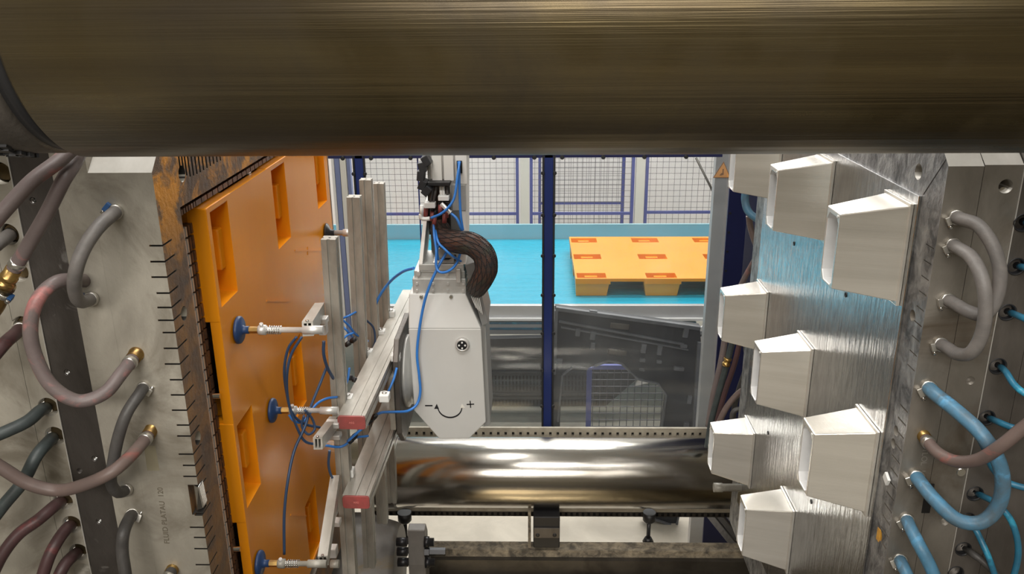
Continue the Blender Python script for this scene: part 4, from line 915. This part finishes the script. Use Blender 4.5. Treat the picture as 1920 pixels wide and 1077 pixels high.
# dark bulk box and white panel added for the bright floor under the conveyor
BX = thing('bulk_container', 'dark grey perforated plastic container standing under the conveyor', 'container', (-.3, 6.0, FZ))
pf = [(750, 627), (1322, 627), (1195, 711), (1135, 763), (740, 763)]
p3 = [at(x, y, Y=5.80) for x, y in pf]
MB().prism([(v.x, v.z) for v in [at(690, 640, Y=5.80), p3[1], p3[2], p3[3], at(690, 763, Y=5.80)]], 'y', 5.80, 5.86).build('side_wall', M['blackplastic'], BX, bevel=.004)
for yy in (672, 697, 738, 745):
    a = at(700, yy, Y=5.80); MB().box(a.x, at(1150 if yy > 700 else 1200, yy, Y=5.80).x, 5.788, 5.7995, a.z-.010, a.z+.006).build('stiffening_rib', M['blackplastic'], BX, bevel=.002)
sl = MB()
for row in ((703, 733), (748, 760)):
    zt_, zb_ = at(900, row[0], Y=5.8).z, at(900, row[1], Y=5.8).z
    x = at(700, 700, Y=5.8).x
    while x < at(1140, 740, Y=5.8).x:
        n = 3 if row[0] < 740 else 1
        for q in range(n):
            sl.box(x, x+.010, 5.797, 5.7999, zb_+(zt_-zb_)*(q+.1)/n, zb_+(zt_-zb_)*(q+.8)/n)
        x += .026
sl.build('slot_rows', M['black'], BX, 'rows of narrow slots', kind='stuff')
tag(MB().prism([(v.x, v.z) for v in [at(1188, 722, Y=5.9), at(1196, 708, Y=5.9), at(1322, 604, Y=5.9), at(1350, 600, Y=5.9), at(1350, 690, Y=5.9), at(1290, 700, Y=5.9)]], 'y', 5.872, 5.892).build('bright_floor_panel', M['softwhite'], bevel=.004), 'added white panel standing in for the bright floor under the right end of the conveyor', 'panel')  # panel added where lit floor shows past the conveyor

# ------------------------------------------------------------------ leaning black container wall
LC = thing('leaning_container_lid', 'large black ribbed plastic container wall leaning tilted behind the guard', 'container', (.6, 4.45, FZ))
LY = lambda z: 4.52 + .06*(z+3.1)
def lp(x, y):
    p = at(x, y, Y=4.55); 
    for _ in range(3): p = at(x, y, Y=LY(p.z)) 
    return p
out = [(1041, 574), (1312, 611), (1314, 640), (1300, 810), (1268, 990), (1200, 968), (1236, 820), (1249, 738), (1233, 718), (1195, 709), (1166, 680), (1141, 675), (1115, 686), (1102, 691), (1074, 687), (1054, 703), (1050, 790), (1046, 960), (1030, 940), (1036, 700)]
P3 = [lp(x, y) for x, y in out]; n = len(P3)
MB().add(P3+[p+V((0, .035, 0)) for p in P3], [tuple(range(n)), tuple(range(2*n-1, n-1, -1))] + [(i, n+i, n+(i+1) % n, (i+1) % n) for i in range(n)]).build('wall_panel', M['blackplastic'], LC)
def lrib(a, b, wd=.010, dp=.018, name='rib'):
    p, q = lp(*a), lp(*b); d = (q-p); L_ = d.length; d.normalize(); y = V((0, 1, 0)); z = d.cross(y).normalized(); y = z.cross(d)
    return MB().rbox((p+q)/2-V((0, dp*.4, 0)), L_, dp, wd, Matrix((d, y, z)).transposed()).build(name, M['ribplastic'], LC, bevel=.002)
lrib((1042, 577), (1312, 614), .022, .03, 'rim'); lrib((1048, 602), (1282, 645), .012); lrib((1052, 613), (1290, 655), .008); lrib((1310, 640), (1300, 800), .02, .03, 'rim')
lrib((1043, 580), (1039, 700), .02, .03, 'rim'); lrib((1055, 702), (1073, 688), .01, .02); lrib((1074, 687), (1102, 691), .01, .02); lrib((1115, 685), (1141, 676), .01, .02)
lrib((1141, 676), (1165, 681), .01, .02); lrib((1165, 681), (1196, 710), .01, .02); lrib((1196, 710), (1234, 719), .01, .02); lrib((1234, 719), (1249, 740), .01, .02); lrib((1249, 740), (1240, 803), .01, .02); lrib((1054, 704), (1046, 790), .01, .02)
for (x, y, w_, h_) in ((1083, 622, .028, .045), (1111, 628, .03, .05), (1111, 647, .026, .04), (1206, 652, .03, .055), (1204, 674, .034, .02), (1236, 655, .028, .06), (1235, 677, .030, .018), (1285, 622, .03, .06), (1281, 648, .04, .02), (1272, 690, .06, .022), (1048, 676, .04, .03), (1292, 748, .025, .05), (1286, 795, .03, .03), (1112, 584, .045, .022), (1215, 600, .045, .018), (1203, 692, .03, .012)):
    p = lp(x, y); MB().rbox(p-V((0, .012, 0)), w_, .022, h_, Matrix.Rotation(radians(7), 3, 'Y')).build('latch', M['ribplastic'], LC, bevel=.003)
for (x, y, w_, h_) in ((1162, 611, .11, .035), (1157, 660, .11, .032)):
    p = lp(x, y); MB().rbox(p-V((0, .006, 0)), w_, .012, h_, Matrix.Rotation(radians(7), 3, 'Y')).build('label_recess', M['steel_dark2'], LC, bevel=.004)
lrib((1204, 966), (1262, 985), .012); lrib((1268, 985), (1272, 965), .012)

# ------------------------------------------------------------------ mesh fences
def fence(label, x0, x1, z0, z1, Y, pw, ph, rails=(), fr=.016, wr=.0017, group=None):
    F_ = thing('mesh_fence', label, 'fence', ((x0+x1)/2, Y, z0), group or 'mesh fence panels')
    for xx in (x0, x1): MB().box(xx-fr, xx+fr, Y-fr, Y+fr, z0, z1).build('frame_upright', M['blueframe'], F_)
    for zz in (z0, z1)+tuple(rails): MB().box(x0+fr, x1-fr, Y-fr*.8, Y+fr*.8, zz-fr*.9, zz+fr*.9).build('frame_rail', M['blueframe'], F_)
    m = MB(); x = x0+pw*.6
    while x < x1: m.box(x-wr, x+wr, Y-wr, Y+wr, z0, z1); x += pw
    z = z0+ph*.6
    while z < z1: m.box(x0, x1, Y-.003-wr, Y-.003+wr, z-wr, z+wr); z += ph
    m.build('wire_mesh', M['wire'], F_, kind='stuff'); return F_
FY = 9.0; fx = lambda x, y=350: at(x, y, Y=FY).x
rz = at(900, 401, Y=FY).z
fence('blue framed mesh fence panel left of the cream post, behind the conveyor', fx(668), fx(970), FZ, -1.1, FY, .064, .062, (rz,))
fence('blue framed mesh fence panel between the two cream posts', fx(996), fx(1186), FZ, -1.1, FY, .064, .062, (rz, ))
fence('blue framed mesh fence panel right of the second cream post', fx(1212), fx(1400), FZ, -1.1, FY, .064, .062, (at(1290, 398, Y=FY).z,))
fence('smaller blue framed mesh gate standing behind the middle fence panel', at(1012, 350, Y=9.6).x, at(1168, 350, Y=9.6).x, FZ, -1.2, 9.6, .05, .05, (at(1100, 381, Y=9.6).z,))
for k, xx in enumerate((984, 1199)):
    MBo = MB().box(fx(xx-8), fx(xx+8), FY-.05, FY+.05, FZ, -.9).build('fence_post', M['fencepost'], bevel=.004)
    tag(MBo, ['cream fence post left of the navy mullion', 'cream fence post above the pallet on the conveyor'][k], 'post')
# slanted cable and side fence at the left
tag(MB().cyl(at(1305, 296, Y=8.6), at(1352, 390, Y=8.6), .012, n=8).build('slanted_strut', M['steel_dark2']), 'thin dark strut slanting down in front of the right mesh panel', 'strut')
SF = thing('side_fence', 'blue and white framed fence edge seen obliquely beside the first pallet', 'fence', (-1.4, 5.6, FZ))
for (xa, xb, m_) in ((622, 627, 'softwhite'), (628, 637, 'paleblue'), (638, 649, 'fencepost'), (651, 657, 'paleblue')):
    x0, x1 = at(xa, 320, Y=5.2).x, at(xb, 320, Y=5.2).x
    MB().box(x0, x1, 5.2, 5.25, -2.18, -.6).build('frame_upright', M[m_], SF)
fence('low blue framed mesh fence seen through the opening of the black container wall', at(1105, 700, Y=5.0).x, at(1500, 700, Y=5.0).x, FZ, at(1105, 688, Y=5.0).z, 5.0, .0445, .048, (), .016, .0022)

# ------------------------------------------------------------------ below the bright tie bar
def strip(name, label, xa, xb, ya, yb, Y, n, m, hy=.6):
    a, b = at(xa, ya, Y=Y), at(xb, ya, Y=Y); zb_ = at(xa, yb, Y=Y).z
    o = MB().box(a.x, b.x, Y, Y+.012, zb_, a.z); c = MB(); hz = a.z-(a.z-zb_)*hy
    for k in range(n):
        x = a.x+.02+(b.x-a.x-.03)*k/n; c.box(x, x+.011, Y-.01, Y+.02, hz-.008, hz+.008)
    ob = tag(o.build(name, M[m], cut=c), label, 'strip'); bk = MB().box(a.x, b.x, Y+.0125, Y+.02, zb_, a.z-.004).build('dark_backing', M['black'], ob); return ob  # black sheet added behind the slots to stand for their shade
strip('slotted_strip', 'beige slotted strip running along the top of the bright tie bar', 700, 1330, 802, 822, 3.29, 44, 'strip', .55)
strip('cable_duct', 'dark slotted cable duct under the bright tie bar', 690, 1385, 950, 967, 3.20, 64, 'bed', .75)
tag(MB().box(at(690, 940, Y=3.18).x, at(1385, 940, Y=3.18).x, 3.15, 3.19, at(900, 952, Y=3.18).z, at(900, 944, Y=3.18).z).build('duct_cover', M['strip']), 'narrow beige ledge along the foot of the bright tie bar', 'strip')
BD = thing('machine_bed', 'grimy machine bed with a grit-covered rail and oily tray at the bottom', 'machine bed', (0, 2.95, -2.4))
rt = MB().box(-.45, 1.5, 3.01, 3.07, -2.31, -2.2).build('rail', M['bedtop'], BD)
MB().box(-.45, 1.5, 2.985, 3.009, -2.36, -2.232).build('rail_face', M['bed'], BD)
MB().box(-.40, 1.5, 2.2, 2.92, -2.42, -2.325).build('oil_tray', M['oil'], BD)
MB().box(-.40, 1.5, 2.925, 2.984, -2.5, -2.40).build('gutter', M['black'], BD)
gr = MB()
for k in range(330):
    t_ = R.random()**1.6; x = -.42+t_*1.15; y = R.uniform(2.88, 2.925); s = R.uniform(.0016, .0050)
    gr.rbox((x, y, -2.3245+s*.5), s*1.6, s, s*1.3, Matrix.Rotation(R.uniform(0, 3), 3, 'Z') @ Matrix.Rotation(R.uniform(-.6, .6), 3, 'X'))
gr.build('wet_grit', M['grit'], BD, 'wet grit, its glitter put in as near-white colour', kind='stuff')
BR = thing('bar_bracket', 'black block bracket with two countersunk screws under the bright tie bar', 'bracket', (.05, 3.02, -2.2))
a, b = at(1000, 970, Y=2.99), at(1050, 970, Y=2.99)
MB().box(a.x, b.x, 2.99, 3.07, at(1000, 1028, Y=2.99).z, a.z).build('block', M['rubber'], BR, bevel=.004)
fp = MB().box(a.x+.002, b.x-.002, 2.982, 2.9895, at(1000, 1010, Y=2.98).z, at(1000, 992, Y=2.98).z).build('face_plate', M['steel_dark2'], BR, bevel=.001)
for xx in (1008, 1040):
    p = at(xx, 1004, Y=2.982); MB().lathe((p.x, 2.982, p.z), (p.x, 0, p.z), [(0, .008), (.002, .008), (.0022, .004)], 12).build('screw', M['rubber'], fp)
a = at(990, 962, Y=3.0); MB().box(a.x, a.x+.012, 3.0, 3.05, at(990, 1028, Y=3.0).z, a.z).build('bracket_web', M['bedtop'], BR)
for k, (xx, wpx) in enumerate(((757, 26), (1219, 24))):
    LF = thing('levelling_foot', ['black levelling foot under the left end of the bright tie bar', 'black levelling foot under the tie bar beside the leaning container corner'][k], 'foot', at(xx, 1015, Y=3.10))
    a, b = at(xx-wpx/2, 966, Y=3.1), at(xx+wpx/2, 966, Y=3.1); zt_ = a.z; zm = at(xx, 984, Y=3.1).z
    MB().lathe(((a.x+b.x)/2, 3.12, zt_), ((a.x+b.x)/2, 3.12, -9), [(0, (b.x-a.x)/2), (zt_-zm-.01, (b.x-a.x)/2), (zt_-zm, (b.x-a.x)/2-.008)], 20).build('pad', M['rubber'], LF)
    ze = at(xx, 1018, Y=3.1).z; MB().cyl(((a.x+b.x)/2, 3.12, zm), ((a.x+b.x)/2, 3.12, ze), .0085, n=12).build('stud', M['rubber'], LF)
    MB().lathe(((a.x+b.x)/2, 3.12, ze+.012), ((a.x+b.x)/2, 3.12, -9), [(0, .014), (.02, .024)], 14).build('nut', M['rubber'], LF)
CY = thing('clamp_cylinder', 'dusty grey cast cylinder end at the bottom, behind the vertical profiles', 'cylinder', (-.6, 2.9, -2.05))
pc = at(750, 1075, Y=2.86)
MB().lathe((-1.1, 2.86, pc.z), (1, 2.86, pc.z), [(0, .24), (1.1+pc.x-.14, .235), (1.1+pc.x-.02, .200), (1.1+pc.x, .190)], 64).build('cylinder_body', M['castgrey'], CY)
FL = thing('bolted_flange', 'grey flange with black bolts beside the cast cylinder', 'flange', at(780, 1077, Y=2.8))
a, b = at(764, 995, Y=2.72), at(796, 995, Y=2.72)
MB().prism([(2.72, a.z-.0), (2.765, a.z-.0), (2.80, a.z-.05), (2.80, -2.34), (2.70, -2.34), (2.70, a.z-.14)], 'x', a.x, b.x).build('flange_body', M['castgrey'], FL, bevel=.003)
for (y_, x_, l_) in ((1014, 808, 0), (1032, 818, 1), (1052, 800, 0)):
    p = at(796, y_, Y=2.71); p.x = b.x; l = .036 if not l_ else .078
    bo = MB().lathe((b.x, 2.70, p.z), (9, 2.70, p.z), [(0, .021), (.018, .021), (.019, .0155), (l, .0155)], 6 if l_ else 18, smooth=not l_).build('bolt', M['bolt'], FL)
    MB().cyl((a.x, 2.70, p.z), (a.x-.04, 2.70, p.z), .0165, n=14).build('bolt', M['bolt'], FL)
MB().box(-3, 3, -.4, 2.15, FZ, -2.5).build('reflection_block', M['bed'], BD)  # unseen dark mass added to darken the reflections in the near bar
MB().box(-3, -.64, 2.15, 3.1, FZ, -2.45).build('bed_side', M['bed'], BD)
RS = thing('rail_stack', 'dark stacked steel rails receding at the lower right behind the cores', 'rail', (1.1, 3.4, -2.5))
for k, (xa, xb) in enumerate(((1322, 1336), (1340, 1352), (1358, 1366), (1372, 1384), (1388, 1420))):
    a = at(xa, 966, Y=3.3); b = at(xb, 966, Y=3.3)
    MB().hexa([(a.x+.13, 3.08, -2.31), (b.x+.13, 3.08, -2.31), (b.x+.13, 3.12, -2.31), (a.x+.13, 3.12, -2.31), (a.x, 3.30, a.z), (b.x, 3.30, a.z), (b.x, 3.34, a.z), (a.x, 3.34, a.z)]).build('rail', M['bed' if k % 2 else 'steel_dark2'], RS)
# housings of the hall lamps, and made-up ones for the added fill lights
for k, (lx, ly, lz, sx_, sy_) in enumerate(((.5, 6.9, 1.93, 4.5, .9), (-.5, 9.3, 2.23, 6, .8), (-.75, 2.2, 1.93, .5, 1.5), (-1.1, -2.85, 1.75, 2.2, .2), (1.0, -2.85, 1.75, 1.6, .2), (.3, 5.0, 1.63, 2.6, .4), (-.15, -.15, 2.73, 3, .6))):
    o = MB().box(lx-sx_/2-.02, lx+sx_/2+.02, ly-sy_/2-.02, ly+sy_/2+.02, lz+(.12 if k in (3, 4) else 0), lz+.05+(.12 if k in (3, 4) else 0)).build('lamp_or_fill_housing', M['lampbody'])
    tag(o, ['long lamp housing hanging over the conveyor', 'long lamp housing over the aisle by the back wall', 'lamp housing over the open mould', 'made-up housing for the left fill light behind the viewpoint', 'made-up housing for the right fill light behind the viewpoint', 'made-up housing for the fill light behind the guard', 'wide lamp housing above the viewpoint'][k], 'lamp')
